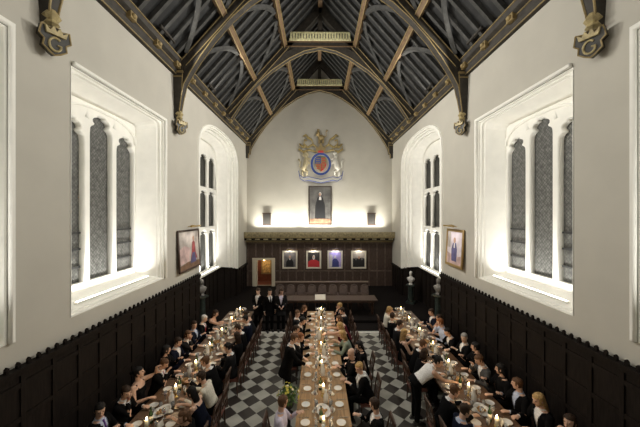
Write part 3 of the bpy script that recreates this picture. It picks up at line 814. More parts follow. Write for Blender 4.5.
for e in (rib, lo_): tube(bm, [(x, -.13, z) for x, z in e], .03, 5, 1, (0, 1, .01))
obj('ribbon_edge', bm, mat('ribbon_blue', (.06, .09, .26), .6), ca)

# ------------------------------------------------------------------ busts
def bust(label, x, y, z0, rz):
    t = thing('bust', label, 'bust', (x, y, z0), rz, 'marble busts in the bays')
    mm = M['shadedmarble'] if 'grey' in label else M['marble']
    bm = bmesh.new()
    lathe(bm, [(.13, 0), (.14, .03), (.09, .07), (.08, .13), (.11, .16)], 14); obj('socle', bm, mm, t, smooth=True)
    bm = bmesh.new()
    X, Y = V((1, 0, 0)), V((0, 1, 0))
    loft(bm, [(V((0, 0, z)), X * a, Y * c) for z, a, c in ((.15, .10, .08), (.24, .19, .12), (.36, .25, .13), (.42, .22, .11), (.47, .09, .08), (.54, .07, .075))], 14)
    hsec = [(.53, .035, .04, -.03), (.56, .06, .075, -.015), (.62, .08, .095, -.005), (.69, .088, .105, 0), (.76, .08, .095, .005), (.80, .05, .06, .008), (.82, .02, .02, .01)]
    loft(bm, [(V((0, q, z)), X * a, Y * c) for z, a, c, q in hsec], 14)
    ell(bm, (0, -.11, .655), (.016, .025, .028)); ell(bm, (0, .02, .74), (.095, .105, .085))
    obj('head_and_shoulders', bm, mm, t, smooth=True)
    p = thing('pedestal', label.replace('bust', 'column under the bust').replace('marble ', ''), 'pedestal', (x, y, DAIS_Z if y > DAIS_Y else 0), rz, 'pedestals under the busts')
    h = z0 - p.location.z
    bm = bmesh.new()
    bx(bm, -.24, .24, -.24, .24, 0, .12); bx(bm, -.24, .24, -.24, .24, h - .06, h); obj('plinth', bm, M['pedestal'], p)
    bm = bmesh.new(); lathe(bm, [(.20, .12), (.17, .18), (.16, h - .14), (.2, h - .06)], 16); obj('shaft', bm, M['pedestal'], p, smooth=True)
bust('white marble bust facing the hall by the right bay window', (411 - VX) * 17.6 / F + CAMX, 17.6, 1.30, R(-35))
bust('grey marble bust at the near edge of the right bay', 5.88, 14.15, 1.66, R(-50))
bust('grey marble bust at the near edge of the left bay', -5.88, 14.15, 1.62, R(50))

# the shell was laid out for an eye height of 5.7; bring it to its real size
KS = 4.8 / 5.7
for o in list(C.objects):
    if o.parent is None:
        o.location = o.location * KS; o.scale = o.scale * KS
CAMZ, CAMX, DAIS_Z = 4.8, -.11, DAIS_Z * KS
# ------------------------------------------------------------------ tables
def long_table(label, x0, x1, y0, y1, m, legs):
    t = thing('dining_table', label, 'table', ((x0 + x1) / 2, (y0 + y1) / 2, 0))
    w, l = x1 - x0, y1 - y0
    bm = bmesh.new(); bx(bm, -w / 2, w / 2, -l / 2, l / 2, .705, .75); bx(bm, -w / 2 + .012, w / 2 - .012, -l / 2 + .012, l / 2 - .012, .69, .705); obj('tabletop', bm, m, t)
    bm = bmesh.new(); bx(bm, -w / 2 + .1, w / 2 - .1, -l / 2 + .1, l / 2 - .1, .60, .69); obj('apron', bm, M['chair'], t)
    n = legs
    for i in range(n):
        yy = -l / 2 + .3 + (l - .6) * i / (n - 1)
        for sx in (-1, 1):
            bm = bmesh.new(); lathe(bm, [(.03, 0), (.05, .03), (.035, .1), (.06, .3), (.04, .42), (.06, .5), (.06, .62)], 10, (sx * (w / 2 - .17), yy, 0)); obj('leg', bm, M['chair'], t, smooth=True)
    return t
Y0, Y1 = 4.65, 11.8
TABLES = {'left': (-3.76, -2.76), 'centre': (-.54, .54), 'right': (2.76, 3.76)}
for nm, (a, c) in TABLES.items():
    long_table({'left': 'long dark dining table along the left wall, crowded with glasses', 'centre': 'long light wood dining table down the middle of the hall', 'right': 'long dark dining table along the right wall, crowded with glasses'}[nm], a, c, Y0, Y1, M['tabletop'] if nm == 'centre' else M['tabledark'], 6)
ht = long_table('high table standing across the dais at the far end', -2.45, 2.6, 12.85, 13.65, M['oakmid'], 2); ht.location.z = DAIS_Z
# wall benches
for s, nm in ((-1, 'left'), (1, 'right')):
    t = thing('bench', 'long dark bench against the %s wall panelling' % nm, 'bench', (s * 4.28, 8.0, 0))
    bm = bmesh.new(); bx(bm, -.24, .24, -3.35, 3.0, .40, .455); obj('seat', bm, M['chair'], t)
    for yy in (-3.1, -1.6, -.1, 1.4, 2.8):
        bm = bmesh.new(); bx(bm, -.18, .18, yy - .04, yy + .04, 0, .40); obj('leg', bm, M['chair'], t)
# settle behind the high table
t = thing('settle', 'long high backed wooden settle below the end wall portraits', 'bench', (.1, 15.3, DAIS_Z))
bm = bmesh.new(); bx(bm, -2.45, 2.45, 0, .06, 0, .95)
for i in range(11): bx(bm, -2.45 + i * .48, -2.37 + i * .48, -.02, 0, .45, .9)
obj('backrest', bm, M['oakmid'], t)
bm = bmesh.new(); bx(bm, -2.5, 2.5, -.05, .09, 0.95, 1.02); obj('top_rail', bm, mat('worn_lit_rail', (.20, .15, .12), .4), t)  # rail paler than the oak: worn, and caught light put into its colour
bm = bmesh.new(); bx(bm, -2.45, 2.45, -.5, 0, .40, .45); obj('seat', bm, M['oakmid'], t)
for x in (-2.45, 0, 2.40):
    bm = bmesh.new(); bx(bm, x, x + .05, -.46, 0, 0, .62); obj('end_panel', bm, M['oakmid'], t)

# ------------------------------------------------------------------ chairs (back towards +y of the chair, sitter faces -y ... see rz)
def make_chair(mseat, round_top=False, mback=None):
    """origin on the floor, sitter faces +y"""
    t = thing('dining_chair', 'x', 'chair')
    bm = bmesh.new()
    loft(bm, [(V((0, 0, .41)), V((.21, 0, 0)) * 1.3, V((0, .2, 0)) * 1.3), (V((0, 0, .45)), V((.22, 0, 0)) * 1.3, V((0, .21, 0)) * 1.3)], 4) if False else None
    bx(bm, -.21, .21, -.20, .20, .405, .435); bx(bm, -.20, .20, -.19, .19, .435, .452); obj('seat', bm, [mseat], t)
    bm = bmesh.new()
    for sx in (-1, 1): tube(bm, [(sx * .19, -.20, .40), (sx * .19, -.215, .7), (sx * .185, -.27, .98 if not round_top else .92)], [.02, .02, .016], 6)
    if round_top:
        pts = [(.185 * math.cos(PI * k / 10), -.27 - .02 * math.sin(PI * k / 10), .92 + .17 * math.sin(PI * k / 10)) for k in range(11)]
        tube(bm, pts, .024, 6)
        box(bm, (0, -.25, .84), (.32, .03, .38), Matrix.Rotation(R(10), 3, 'X'))
    else:
        box(bm, (0, -.265, .95), (.37, .025, .10), Matrix.Rotation(R(12), 3, 'X')); box(bm, (0, -.23, .68), (.36, .02, .05))
        for k in (-.1, 0, .1): tube(bm, [(k, -.222, .55), (k, -.258, .92)], .01, 5)
        box(bm, (0, -.212, .55), (.36, .02, .04))
    obj('backrest', bm, mback or M['chair'], t)
    for sx in (-1, 1):
        for sy in (-1, 1):
            bm = bmesh.new(); tube(bm, [(sx * .18, sy * .17, .405), (sx * .19, sy * .185, 0)], [.022, .015], 6); obj('leg', bm, M['chair'], t)
    return t
chair_proto = make_chair(M['salmon']); hchair_proto = make_chair(M['salmon'], True, mat('worn_chair_back', (.10, .072, .062), .5, var=.2))
chair_used = [False]
def place_chair(x, y, rz, label, group):
    if not chair_used[0]:
        chair_used[0] = True; c = chair_proto; c.location = (x, y, 0); c.rotation_euler = (0, 0, rz)
    else: c = dup(chair_proto, (x, y, 0), rz)
    c['label'] = label; c['group'] = group; return c
ORD = 'first second third fourth fifth sixth seventh eighth ninth tenth eleventh twelfth thirteenth fourteenth fifteenth'.split()
for i in range(9):
    x = -2.0 + i * .53
    c = hchair_proto if i == 0 else dup(hchair_proto, (x, 14.05, DAIS_Z), PI)
    c.location = (x, 14.05, DAIS_Z); c.rotation_euler = (0, 0, PI)
    c['label'] = 'round topped chair behind the high table, %s from the doorway side' % ORD[i]; c['group'] = 'chairs behind the high table'

# ------------------------------------------------------------------ people
SKIN = {n: mat('skin_' + n, c, .55, var=.06, vscale=12) for n, c in (('fair', (.56, .35, .25)), ('pale', (.62, .42, .32)), ('tan', (.42, .24, .15)), ('brown', (.20, .10, .06)))}
HAIR = {n: mat('hair_' + n, c, .6, var=.35, vscale=30, spec=.2) for n, c in (('black', (.012, .010, .009)), ('dark', (.035, .020, .012)), ('brown', (.10, .05, .025)), ('red', (.20, .075, .028)), ('blond', (.42, .27, .11)), ('grey', (.30, .29, .27)), ('white', (.66, .64, .60)))}
CL = {n: mat('cloth_' + n, c, .9, var=.12, vscale=40, spec=.06) for n, c in (('black', (.0055, .0055, .006)), ('navy', (.008, .010, .020)), ('grey', (.060, .062, .065)), ('charcoal', (.014, .014, .015)), ('white', (.72, .71, .70)), ('cream', (.66, .62, .52)), ('lilac', (.52, .48, .58)), ('paleblue', (.42, .48, .62)), ('green', (.20, .24, .19)), ('burgundy', (.12, .015, .025)), ('blue', (.04, .06, .22)), ('pink', (.55, .28, .32)), ('purple', (.10, .05, .20)), ('red', (.35, .03, .03)))}
EYE = mat('eye_dark', (.02, .015, .012), .3); LIP = mat('lip', (.36, .13, .10), .5); SHOE = mat('shoe_leather', (.012, .010, .009), .4)

def remesh(bm, voxel, dec, smooth_n):
    me = bpy.data.meshes.new('tmp'); bmesh.ops.recalc_face_normals(bm, faces=bm.faces[:]); bm.to_mesh(me); bm.free()
    o = bpy.data.objects.new('tmp', me); C.objects.link(o)
    m = o.modifiers.new('r', 'REMESH'); m.mode = 'VOXEL'; m.voxel_size = voxel
    if smooth_n:
        m = o.modifiers.new('s', 'SMOOTH'); m.iterations = smooth_n; m.factor = .5
    if dec < 1:
        m = o.modifiers.new('d', 'DECIMATE'); m.ratio = dec
    dg = bpy.context.evaluated_depsgraph_get(); dg.update()
    out = bpy.data.meshes.new_from_object(o.evaluated_get(dg))
    bpy.data.objects.remove(o); bpy.data.meshes.remove(me)
    out.polygons.foreach_set('use_smooth', [True] * len(out.polygons))
    return out
HEADC = .705
TORSO = [(-.10, .150, .120, -.01), (-.02, .172, .125, -.005), (.08, .158, .112, 0), (.20, .148, .105, .005), (.32, .168, .116, .006), (.41, .185, .112, 0), (.465, .178, .092, -.008), (.505, .11, .07, -.012), (.53, .06, .058, -.012)]
HSEC = [(-.118, .022, .026, .048), (-.104, .040, .044, .036), (-.075, .054, .066, .020), (-.035, .066, .084, .008), (.01, .073, .094, .001), (.05, .075, .096, -.004), (.085, .064, .083, -.007), (.106, .042, .056, -.009), (.117, .015, .02, -.010)]
POSES = {  # lean, pitch(down), yaw(left+), right wrist, left wrist, standing
    'rest':  (8, 14, 0, (.17, .40, .82), (-.17, .40, .82), 0),
    'eat':   (13, 24, 0, (.10, .31, 1.06), (-.18, .43, .82), 0),
    'talkl': (5, 6, 42, (.20, .40, .82), (-.14, .34, .98), 0),
    'talkr': (5, 6, -42, (.14, .34, .98), (-.20, .40, .82), 0),
    'lean':  (24, 10, 0, (.20, .56, .83), (-.20, .56, .83), 0),
    'leanl': (18, 8, 40, (.22, .50, .83), (-.12, .42, .90), 0),
    'reach': (26, 12, 0, (.14, .80, .88), (-.18, .42, .82), 0),
    'chin':  (12, 12, -25, (.09, .24, 1.09), (-.18, .40, .82), 0),
    'arm':   (4, -8, 25, (.18, .36, .82), (-.30, .26, 1.22), 0),
    'stand': (2, 6, 0, (.23, .06, .84), (-.23, .06, .84), 1),
    'fold':  (2, 12, 20, (.07, .24, 1.06), (-.07, .24, 1.06), 1),
    'serve': (13, 18, 0, (.17, .52, .98), (-.2, .42, 1.0), 1),
    'servelong': (52, 12, -20, (.10, .98, .90), (-.2, .62, .88), 1),
}
_pose = {}
def pose(k):
    if k in _pose: return _pose[k]
    lean, pitch, yaw, wr, wl, st = POSES[k]
    hip = V((0, 0, .93 if st else .56))
    Tm = Matrix.Translation(hip) @ Matrix.Rotation(R(-lean), 4, 'X')
    neck = Tm @ V((0, -.012, .55)); 
    Hm = Tm @ Matrix.Translation((0, -.008, .57)) @ Matrix.Rotation(R(lean * .75), 4, 'X') @ Matrix.Rotation(R(yaw), 4, 'Z') @ Matrix.Rotation(R(-pitch), 4, 'X') @ Matrix.Translation((0, .02, HEADC - .57))
    d = dict(st=st, hip=hip, T=Tm, H=Hm, arms=[], legs=[])
    for s, w in ((1, wr), (-1, wl)):
        S = Tm @ V((s * .178, -.008, .455)); W = V(w); a, bl = .29, .26
        D = W - S
        if D.length > .535: W = S + D.normalized() * .535; D = W - S
        L = D.length; x = (a * a - bl * bl + L * L) / (2 * L); h = math.sqrt(max(a * a - x * x, 0))
        hint = V((s * .55, -.35, -1)); dn = D.normalized(); hint = (hint - dn * hint.dot(dn)).normalized()
        E = S + dn * x + hint * h
        d['arms'].append((S, E, W, s))
    for s in (1, -1):
        if st: hp, kn, an = hip + V((s * .09, 0, -.03)), V((s * .10, .02, .50)), V((s * .105, -.01, .085))
        else: hp, kn, an = hip + V((s * .09, .02, -.015)), V((s * .12, .43, .545)), V((s * .12, .40, .085))
        d['legs'].append((hp, kn, an, s))
    _pose[k] = d; return d
def tsec(Tm, rows, off=0.0):
    A = Tm.to_3x3()
    return [(Tm @ V((0, y, z)), A @ X_ * (rx + off), A @ Y_ * (ry + off)) for z, rx, ry, y in rows]
def hand(bm, W, dirn, s, st):
    d = dirn.normalized()
    nrm = V((0, 0, -1)) if not st else V((-s, 0, 0))
    if abs(d.dot(nrm)) > .85: nrm = V((-s * .8, .5, 0))
    nrm = (nrm - d * nrm.dot(d)).normalized(); side = d.cross(nrm) * -s
    if side.dot(V((-s, 0, 0))) < 0 and not st: side = -side   # thumb side points inwards
    secs = [(W - d * .01, side * .026, nrm * .020), (W + d * .03, side * .036, nrm * .016), (W + d * .085, side * .043, nrm * .0135), (W + d * .097, side * .038, nrm * .010)]
    loft(bm, secs, 10)
    for i, (ln, off) in enumerate(((.068, .034), (.078, .012), (.072, -.011), (.056, -.033))):
        p0 = W + d * .085 + side * off; spread = side * (off * .28)
        d1 = (d + spread + nrm * .18).normalized(); d2 = (d * .8 + spread + nrm * .6).normalized(); d3 = (d * .5 + nrm * .9).normalized()
        p1 = p0 + d1 * ln * .48; p2 = p1 + d2 * ln * .32; p3 = p2 + d3 * ln * .24
        tube(bm, [p0 - d * .015, p0, p1, p2, p3], [.0095, .0095, .0090, .0082, .006], 7)
    t0 = W + d * .025 + side * .028
    tube(bm, [t0 - side * .012, t0, t0 + d * .03 + side * .022 + nrm * .008, t0 + d * .062 + side * .024 + nrm * .016], [.013, .013, .011, .0075], 7)
_mesh = {}
def body_mesh(k):
    key = ('body', k)
    if key in _mesh: return _mesh[key]
    p = pose(k); bm = bmesh.new(); Tm, Hm = p['T'], p['H']
    loft(bm, tsec(Tm, TORSO), 18)
    n0 = Tm @ V((0, -.012, .50)); n1 = Hm @ V((0, -.02, -.06)); ax = Tm.to_3x3()
    loft(bm, [(n0, X_ * .066, Y_ * .062), ((n0 + n1) / 2, X_ * .055, Y_ * .056), (n1, X_ * .052, Y_ * .056)], 12)
    loft(bm, tsec(Hm, HSEC), 18)
    A = Hm.to_3x3()
    tube(bm, [Hm @ V((0, .090, .022)), Hm @ V((0, .104, -.006)), Hm @ V((0, .117, -.030)), Hm @ V((0, .092, -.040))], [.009, .012, .015, .012], 8)
    for s in (-1, 1):
        ell(bm, Hm @ V((s * .076, -.008, -.008)), (.010, .018, .030), A, 8, 6)
        ell(bm, Hm @ V((s * .033, .080, .026)), (.022, .014, .010), A, 8, 6)   # brow
    ell(bm, Hm @ V((0, .086, -.066)), (.024, .014, .012), A, 8, 6); ell(bm, Hm @ V((0, .076, -.102)), (.020, .016, .014), A, 8, 6)
    for S, E, W, s in p['arms']:
        tube(bm, [S + V((-s * .03, 0, 0)), S, S.lerp(E, .35), S.lerp(E, .8), E, E.lerp(W, .25), E.lerp(W, .7), W], [.052, .055, .050, .042, .039, .041, .031, .026], 12)
        ell(bm, S, (.058, .056, .056), None, 12, 8)
        hand(bm, W, (W - E).normalized() * .75 + (V((0, .4, -.15)) if not p['st'] or k.startswith('serve') else V((0, 0.05, -.3))), s, p['st'] and not k.startswith('serve'))
    for hp, kn, an, s in p['legs']:
        tube(bm, [hp, hp.lerp(kn, .3), hp.lerp(kn, .8), kn, kn.lerp(an, .3), kn.lerp(an, .75), an], [.085, .082, .062, .056, .056, .042, .036], 12)
        tube(bm, [an + V((0, -.05, -.045)), an + V((0, .02, -.045)), an + V((0, .12, -.055)), an + V((s * .01, .17, -.06))], [.032, .040, .036, .02], 10)
    me = remesh(bm, .0062, .33, 2)
    me.materials.append(SKIN['fair']); me.materials.append(EYE); me.materials.append(LIP)
    bm = bmesh.new(); bm.from_mesh(me)
    Hi = Hm.inverted()
    for f in bm.faces:
        q = Hi @ f.calc_center_median()
        if abs(q.x) < .022 and -.078 < q.z < -.056 and q.y > .085: f.material_index = 2
    for s in (-1, 1):
        fs = ell(bm, Hm @ V((s * .032, .0835, .006)), (.012, .010, .008), A, 8, 6)
        for f in fs: f.material_index = 1; f.smooth = True
    bm.to_mesh(me); bm.free()
    me.name = 'body'
    _mesh[key] = me; return me
def vcut(me, Tm, depth, width, halfback=.03):
    bm = bmesh.new(); bm.from_mesh(me); Ti = Tm.inverted(); kill = []
    for f in bm.faces:
        q = Ti @ f.calc_center_median()
        if q.y > .015 and abs(q.x) < .2 and q.z > depth:
            wv = width * (q.z - depth) / (.50 - depth)
            if abs(q.x) < wv and q.z < .56: kill.append(f)
        elif q.z > .495 and abs(q.x) < .085: kill.append(f)
    bmesh.ops.delete(bm, geom=kill, context='FACES')
    for f in bm.faces: f.smooth = True
    bm.to_mesh(me); bm.free(); return me
def jacket_mesh(k, gown=False):
    key = ('jacket', k, gown)
    if key in _mesh: return _mesh[key]
    p = pose(k); bm = bmesh.new(); Tm = p['T']
    rows = [r for r in TORSO if r[0] < .52]
    low = [(-.26, .20, .15, 0)] if p['st'] else []
    loft(bm, tsec(Tm, low + rows, .027), 18)
    for S, E, W, s in p['arms']:
        g = 1.7 if gown else 1.0
        tube(bm, [S + V((-s * .05, 0, 0)), S, S.lerp(E, .4), E, E.lerp(W, .5), E.lerp(W, .93)], [.062, .070, .064, .054 * (1 + (g - 1) * .6), .046 * g, .040 * g], 12)
        ell(bm, S, (.072, .068, .066), None, 12, 8)
    me = remesh(bm, .011, .5, 3)
    me = vcut(me, Tm, .16, .085)
    me.materials.append(CL['black']); me.name = 'jacket'
    _mesh[key] = me; return me
def shirt_mesh(k, full=False):
    key = ('shirt', k, full)
    if key in _mesh: return _mesh[key]
    p = pose(k); bm = bmesh.new(); Tm = p['T']
    rows = [r for r in TORSO if r[0] < .51]
    loft(bm, tsec(Tm, rows, .011), 18)
    if full == 2: pass
    elif full:
        for S, E, W, s in p['arms']:
            tube(bm, [S + V((-s * .05, 0, 0)), S, S.lerp(E, .4), E, E.lerp(W, .5), E.lerp(W, .95)], [.058, .063, .058, .050, .044, .034], 12)
            ell(bm, S, (.066, .063, .062), None, 12, 8)
    else:
        for S, E, W, s in p['arms']: tube(bm, [E.lerp(W, .86), E.lerp(W, .985)], [.036, .034], 10)
    A = Tm.to_3x3()
    c = [(Tm @ V((0, -.014, z)), A @ X_ * r, A @ Y_ * (r + .002)) for z, r in ((.49, .078), (.52, .071), (.548, .066), (.55, .060))]
    loft(bm, c, 14)
    me = remesh(bm, .010, .5, 2)
    me.materials.append(CL['white']); me.name = 'shirt'
    _mesh[key] = me; return me
def tie_mesh(k):
    key = ('tie', k)
    if key in _mesh: return _mesh[key]
    Tm = pose(k)['T']; A = Tm.to_3x3(); bm = bmesh.new()
    pts = ((.515, .068, .020), (.49, .080, .024), (.48, .088, .016), (.41, .126, .024), (.30, .138, .032), (.18, .122, .036))
    loft(bm, [(Tm @ V((0, y, z)), A @ X_ * w, A @ Y_ * .008) for z, y, w in pts], 6)
    _mesh[key] = to_mesh(bm, 'tie', CL['black'], True); return _mesh[key]
def trouser_mesh(k):
    key = ('trousers', k)
    if key in _mesh: return _mesh[key]
    p = pose(k); bm = bmesh.new()
    loft(bm, tsec(p['T'], [r for r in TORSO if r[0] < .13], .019), 16)
    for hp, kn, an, s in p['legs']:
        tube(bm, [hp, hp.lerp(kn, .3), hp.lerp(kn, .8), kn, kn.lerp(an, .4), an + V((0, 0, -.01))], [.098, .096, .076, .072, .068, .058], 12)
    me = remesh(bm, .014, .5, 2); me.materials.append(CL['black']); me.name = 'trousers'; _mesh[key] = me; return me
def shoe_mesh(k, s):
    key = ('shoe', k, s)
    if key in _mesh: return _mesh[key]
    an = [l for l in pose(k)['legs'] if l[3] == s][0][2]; bm = bmesh.new()
    z = an.z
    tube(bm, [V((an.x, an.y - .075, .042)), V((an.x, an.y - .02, .05)), V((an.x, an.y + .08, .042)), V((an.x + s * .01, an.y + .19, .028))], [.034, .046, .047, .026], 10)
    tube(bm, [an + V((0, -.015, .02)), an + V((0, -.01, -.04))], [.042, .046], 10)
    bx(bm, an.x - .042, an.x + .042, an.y - .095, an.y + .2, 0, .016)
    _mesh[key] = to_mesh(bm, 'shoe', SHOE, True); return _mesh[key]
def dress_mesh(k):
    key = ('dress', k)
    if key in _mesh: return _mesh[key]
    p = pose(k); bm = bmesh.new(); Tm = p['T']
    rows = [r for r in TORSO if r[0] < .43]
    loft(bm, tsec(Tm, rows, .014), 18)
    A = Tm.to_3x3()
    for s in (-1, 1):
        ell(bm, Tm @ V((s * .07, .09, .315)), (.065, .05, .06), A)
        tube(bm, [Tm @ V((s * .10, .085, .39)), Tm @ V((s * .11, .03, .485)), Tm @ V((s * .11, -.06, .465)), Tm @ V((s * .1, -.10, .38))], .022, 6)
    l0, l1 = p['legs'][0], p['legs'][1]
    mid = lambda i: (l0[i] + l1[i]) / 2
    if p['st']: loft(bm, [(mid(0) + V((0, 0, .08)), X_ * .19, Y_ * .14), (mid(0).lerp(mid(1), .5), X_ * .21, Y_ * .16), (mid(1), X_ * .22, Y_ * .17), (mid(1) + V((0, 0, -.12)), X_ * .23, Y_ * .18)], 16)
    else: tube(bm, [mid(0) + V((0, -.05, .02)), mid(0).lerp(mid(1), .5), mid(1) + V((0, .03, -.01)), mid(1) + V((0, .05, -.15))], [.20, .21, .20, .19], 14, .5, (0, 0, 1))
    me = remesh(bm, .012, .5, 3); me.materials.append(CL['black']); me.name = 'dress'; _mesh[key] = me; return me
def hair_mesh(style):
    key = ('hair', style)
    if key in _mesh: return _mesh[key]
    bm = bmesh.new()
    if style == 'bald':
        rows = [(z, rx + .008, ry + .009, y) for z, rx, ry, y in HSEC if -.05 < z < .06]
    else: rows = [(z, rx + .010, ry + .010 , y - .004) for z, rx, ry, y in HSEC if z > -.09]
    rows2 = []
    for a, c in zip(rows, rows[1:]):
        for t in (0, .25, .5, .75): rows2.append(tuple(a[i] + (c[i] - a[i]) * t for i in range(4)))
    rows2.append(rows[-1])
    if style != 'bald': rows2.append((.135, .012, .016, -.010))
    fs = loft(bm, [(V((0, y, z)), X_ * rx, Y_ * ry) for z, rx, ry, y in rows2], 40)
    kill = []
    for f in bm.faces:
        q = f.calc_center_median()
        fr = .062 if style not in ('fringe',) else .045
        if style == 'bald':
            if q.y > -.005 - max(0, q.z) * .5: kill.append(f)
        else:
            lim = .025 if q.z > -.02 else -.02
            if style in ('long', 'bob'): lim = .045 if q.z > -.05 else .02
            if q.y > lim and q.z < fr - .25 * max(0, .08 - q.y) * (1 if style == 'fringe' else 0): kill.append(f)
            elif style == 'short' and q.z < -.065: kill.append(f)
    bmesh.ops.delete(bm, geom=kill, context='FACES')
    for v in bm.verts:
        d = noise.noise(v.co * 38) * .006 + noise.noise(v.co * 90) * .003
        c = V((0, 0, .01)); v.co += (v.co - c).normalized() * d
    if style in ('long', 'bob'):
        ln = -.30 if style == 'long' else -.14
        loft(bm, [(V((0, -.035, .03)), X_ * .086, Y_ * .075), (V((0, -.05, -.06)), X_ * .092, Y_ * .062), (V((0, -.07, ln * .6)), X_ * .092, Y_ * .05), (V((0, -.085, ln)), X_ * .07, Y_ * .03)], 14)
    if style == 'bun': ell(bm, (0, -.125, .03), (.045, .04, .045))
    bmesh.ops.solidify(bm, geom=bm.faces[:], thickness=.008)
    me = to_mesh(bm, 'hair', HAIR['brown'], True); _mesh[key] = me; return me
def hood_mesh(k):
    Tm = pose(k)['T']; A = Tm.to_3x3(); bm = bmesh.new()
    for s in (-1, 1):
        tube(bm, [Tm @ V((s * .03, -.15, .30)), Tm @ V((s * .075, -.10, .50)), Tm @ V((s * .09, .02, .535)), Tm @ V((s * .085, .13, .42)), Tm @ V((s * .09, .16, .2)), Tm @ V((s * .1, .16, -.02))], [.03, .04, .042, .04, .035, .03], 8, .55)
    return to_mesh(bm, 'hood', CL['white'], True)
def dressed(o, m):
    o.material_slots[0].link = 'OBJECT'; o.material_slots[0].material = m
def person(x, y, rz, k, label, short, hair='short', hc='dark', skin='fair', outfit='suit', col='black', col2='white', tie=None, z=0, scale=1.0):
    o = put('person', body_mesh(k), None, (x, y, z), rz); tag(o, label, 'person')
    dressed(o, SKIN[skin]); o.scale = (scale,) * 3
    p = pose(k)
    if hair:
        h = put('hair', hair_mesh(hair), o); h.matrix_local = p['H']; dressed(h, HAIR[hc])
    if outfit in ('suit', 'gown'):
        j = put('gown' if outfit == 'gown' else 'jacket', jacket_mesh(k, outfit == 'gown'), o); dressed(j, CL[col])
        s_ = put('shirt', shirt_mesh(k), o); dressed(s_, CL[col2])
        if tie: dressed(put('tie', tie_mesh(k), o), CL[tie])
        if outfit == 'gown': put('hood', hood_mesh(k), o)
        dressed(put('trousers', trouser_mesh(k), o), CL['black' if col not in ('grey', 'navy') else col])
    elif outfit == 'shirt':
        dressed(put('shirt', shirt_mesh(k, True), o), CL[col]); dressed(put('trousers', trouser_mesh(k), o), CL['black'])
    elif outfit == 'vest':
        dressed(put('sleeveless_top', shirt_mesh(k, 2), o), CL[col]); dressed(put('trousers', trouser_mesh(k), o), CL['black'])
    elif outfit == 'dress':
        dressed(put('dress', dress_mesh(k), o), CL[col])
    for s in (-1, 1): put('shoe', shoe_mesh(k, s), o)
    return o
RZ = {'wl': -PI / 2, 'al': PI / 2, 'cl': -PI / 2, 'cr': PI / 2, 'ar': -PI / 2, 'wr': PI / 2}
PX = {'wl': -4.12, 'al': -2.40, 'cl': -.90, 'cr': .90, 'ar': 2.40, 'wr': 4.12}
WHERE = {'wl': 'wall side of the left table', 'al': 'aisle side of the left table', 'cl': 'left of the centre table', 'cr': 'right of the centre table', 'ar': 'aisle side of the right table', 'wr': 'wall side of the right table'}
GRP = {'wl': 'diners on the left wall bench', 'al': 'diners with their backs to the left aisle', 'cl': 'diners left of the centre table', 'cr': 'diners right of the centre table', 'ar': 'diners with their backs to the right aisle', 'wr': 'diners on the right wall bench'}
# row, y, pose, x shift towards the table, description (starts the label), keyword look
S = []
def sit(row, y, k, desc, dx=0, **kw): S.append((row, y, k, desc, dx, kw))
sit('wl', 6.50, 'talkr', 'dark haired man in black suit and lilac tie', hc='black', col2='paleblue', tie='purple')
sit('wl', 7.20, 'chin', 'man in black suit, white shirt and blue tie', hc='dark', tie='blue')
sit('wl', 7.92, 'arm', 'woman in black dress with one bare arm raised', hair='bun', hc='black', outfit='dress')
sit('wl', 8.58, 'eat', 'brown haired man in black suit and pink tie, eating', dx=.12, hc='brown', tie='pink')
sit('wl', 9.25, 'talkl', 'dark haired woman in black jacket, turned away', hair='bob', hc='black', col2='black')
sit('wl', 9.92, 'rest', 'dark haired man in navy suit and white shirt', hc='dark', col='navy')
sit('wl', 10.62, 'chin', 'woman in charcoal jacket with brown bobbed hair', hair='bob', hc='brown', col='charcoal')
sit('wl', 11.40, 'talkr', 'man in navy suit and pale blue shirt', hc='dark', col='navy', col2='paleblue')
sit('wl', 12.20, 'rest', 'white haired man in dark suit', hc='white', skin='pale', tie='red')
sit('wl', 12.90, 'reach', 'bare armed woman in black dress reaching forward', hair='long', hc='dark', outfit='dress')
sit('al', 6.32, 'talkl', 'brown haired woman in black jacket', hair='bob', hc='brown', col2='black')
sit('al', 7.22, 'lean', 'black haired woman in navy dress leaning in', hair='long', hc='black', outfit='dress', col='navy')
sit('al', 7.86, 'lean', 'dark haired man in white shirt bending over table', hc='dark', outfit='shirt', col='cream')
sit('al', 8.62, 'lean', 'brown haired man in black suit leaning over his plate', dx=.14, hc='brown', col2='white')
sit('al', 9.55, 'rest', 'man in charcoal jacket with black hair', hc='black', col='charcoal')
sit('al', 10.35, 'talkr', 'woman in black jacket with long dark hair', hair='long', hc='dark', col2='black')
sit('al', 11.10, 'eat', 'man in black suit with cropped dark hair', hc='dark')
sit('al', 11.90, 'rest', 'black haired man in navy jacket', hc='black', col='navy')
sit('al', 12.75, 'reach', 'bare armed woman in charcoal dress reaching over', hair='bun', hc='dark', outfit='dress', col='charcoal')
sit('cl', 6.68, 'talkl', 'brown haired man in pale lilac shirt', hc='brown', outfit='shirt', col='lilac', dx=.06)
sit('cl', 10.25, 'lean', 'red haired man in black jacket', hc='red')
sit('cl', 11.05, 'rest', 'dark haired man in navy suit', hc='dark', col='navy')
sit('cl', 11.85, 'lean', 'man in black suit with pale collar', hc='black', col2='white')
sit('cl', 12.70, 'talkr', 'man in charcoal suit with brown hair', hc='brown', col='charcoal')
sit('cl', 13.60, 'lean', 'woman in black jacket with long brown hair', hair='long', hc='brown', col2='black')
sit('cr', 6.62, 'talkr', 'dark haired man in black suit with ruddy face', hc='dark', dx=-.12)
sit('cr', 8.30, 'leanl', 'blond man in black gown with white hood', hc='blond', outfit='gown', dx=-.16)
sit('cr', 8.95, 'talkl', 'balding man in plain black suit', hair='bald', hc='grey', col2='black', dx=.1)
sit('cr', 9.65, 'rest', 'pale faced dark haired woman in black jacket', hair='bob', hc='black', dx=-.24, skin='pale', col2='black')
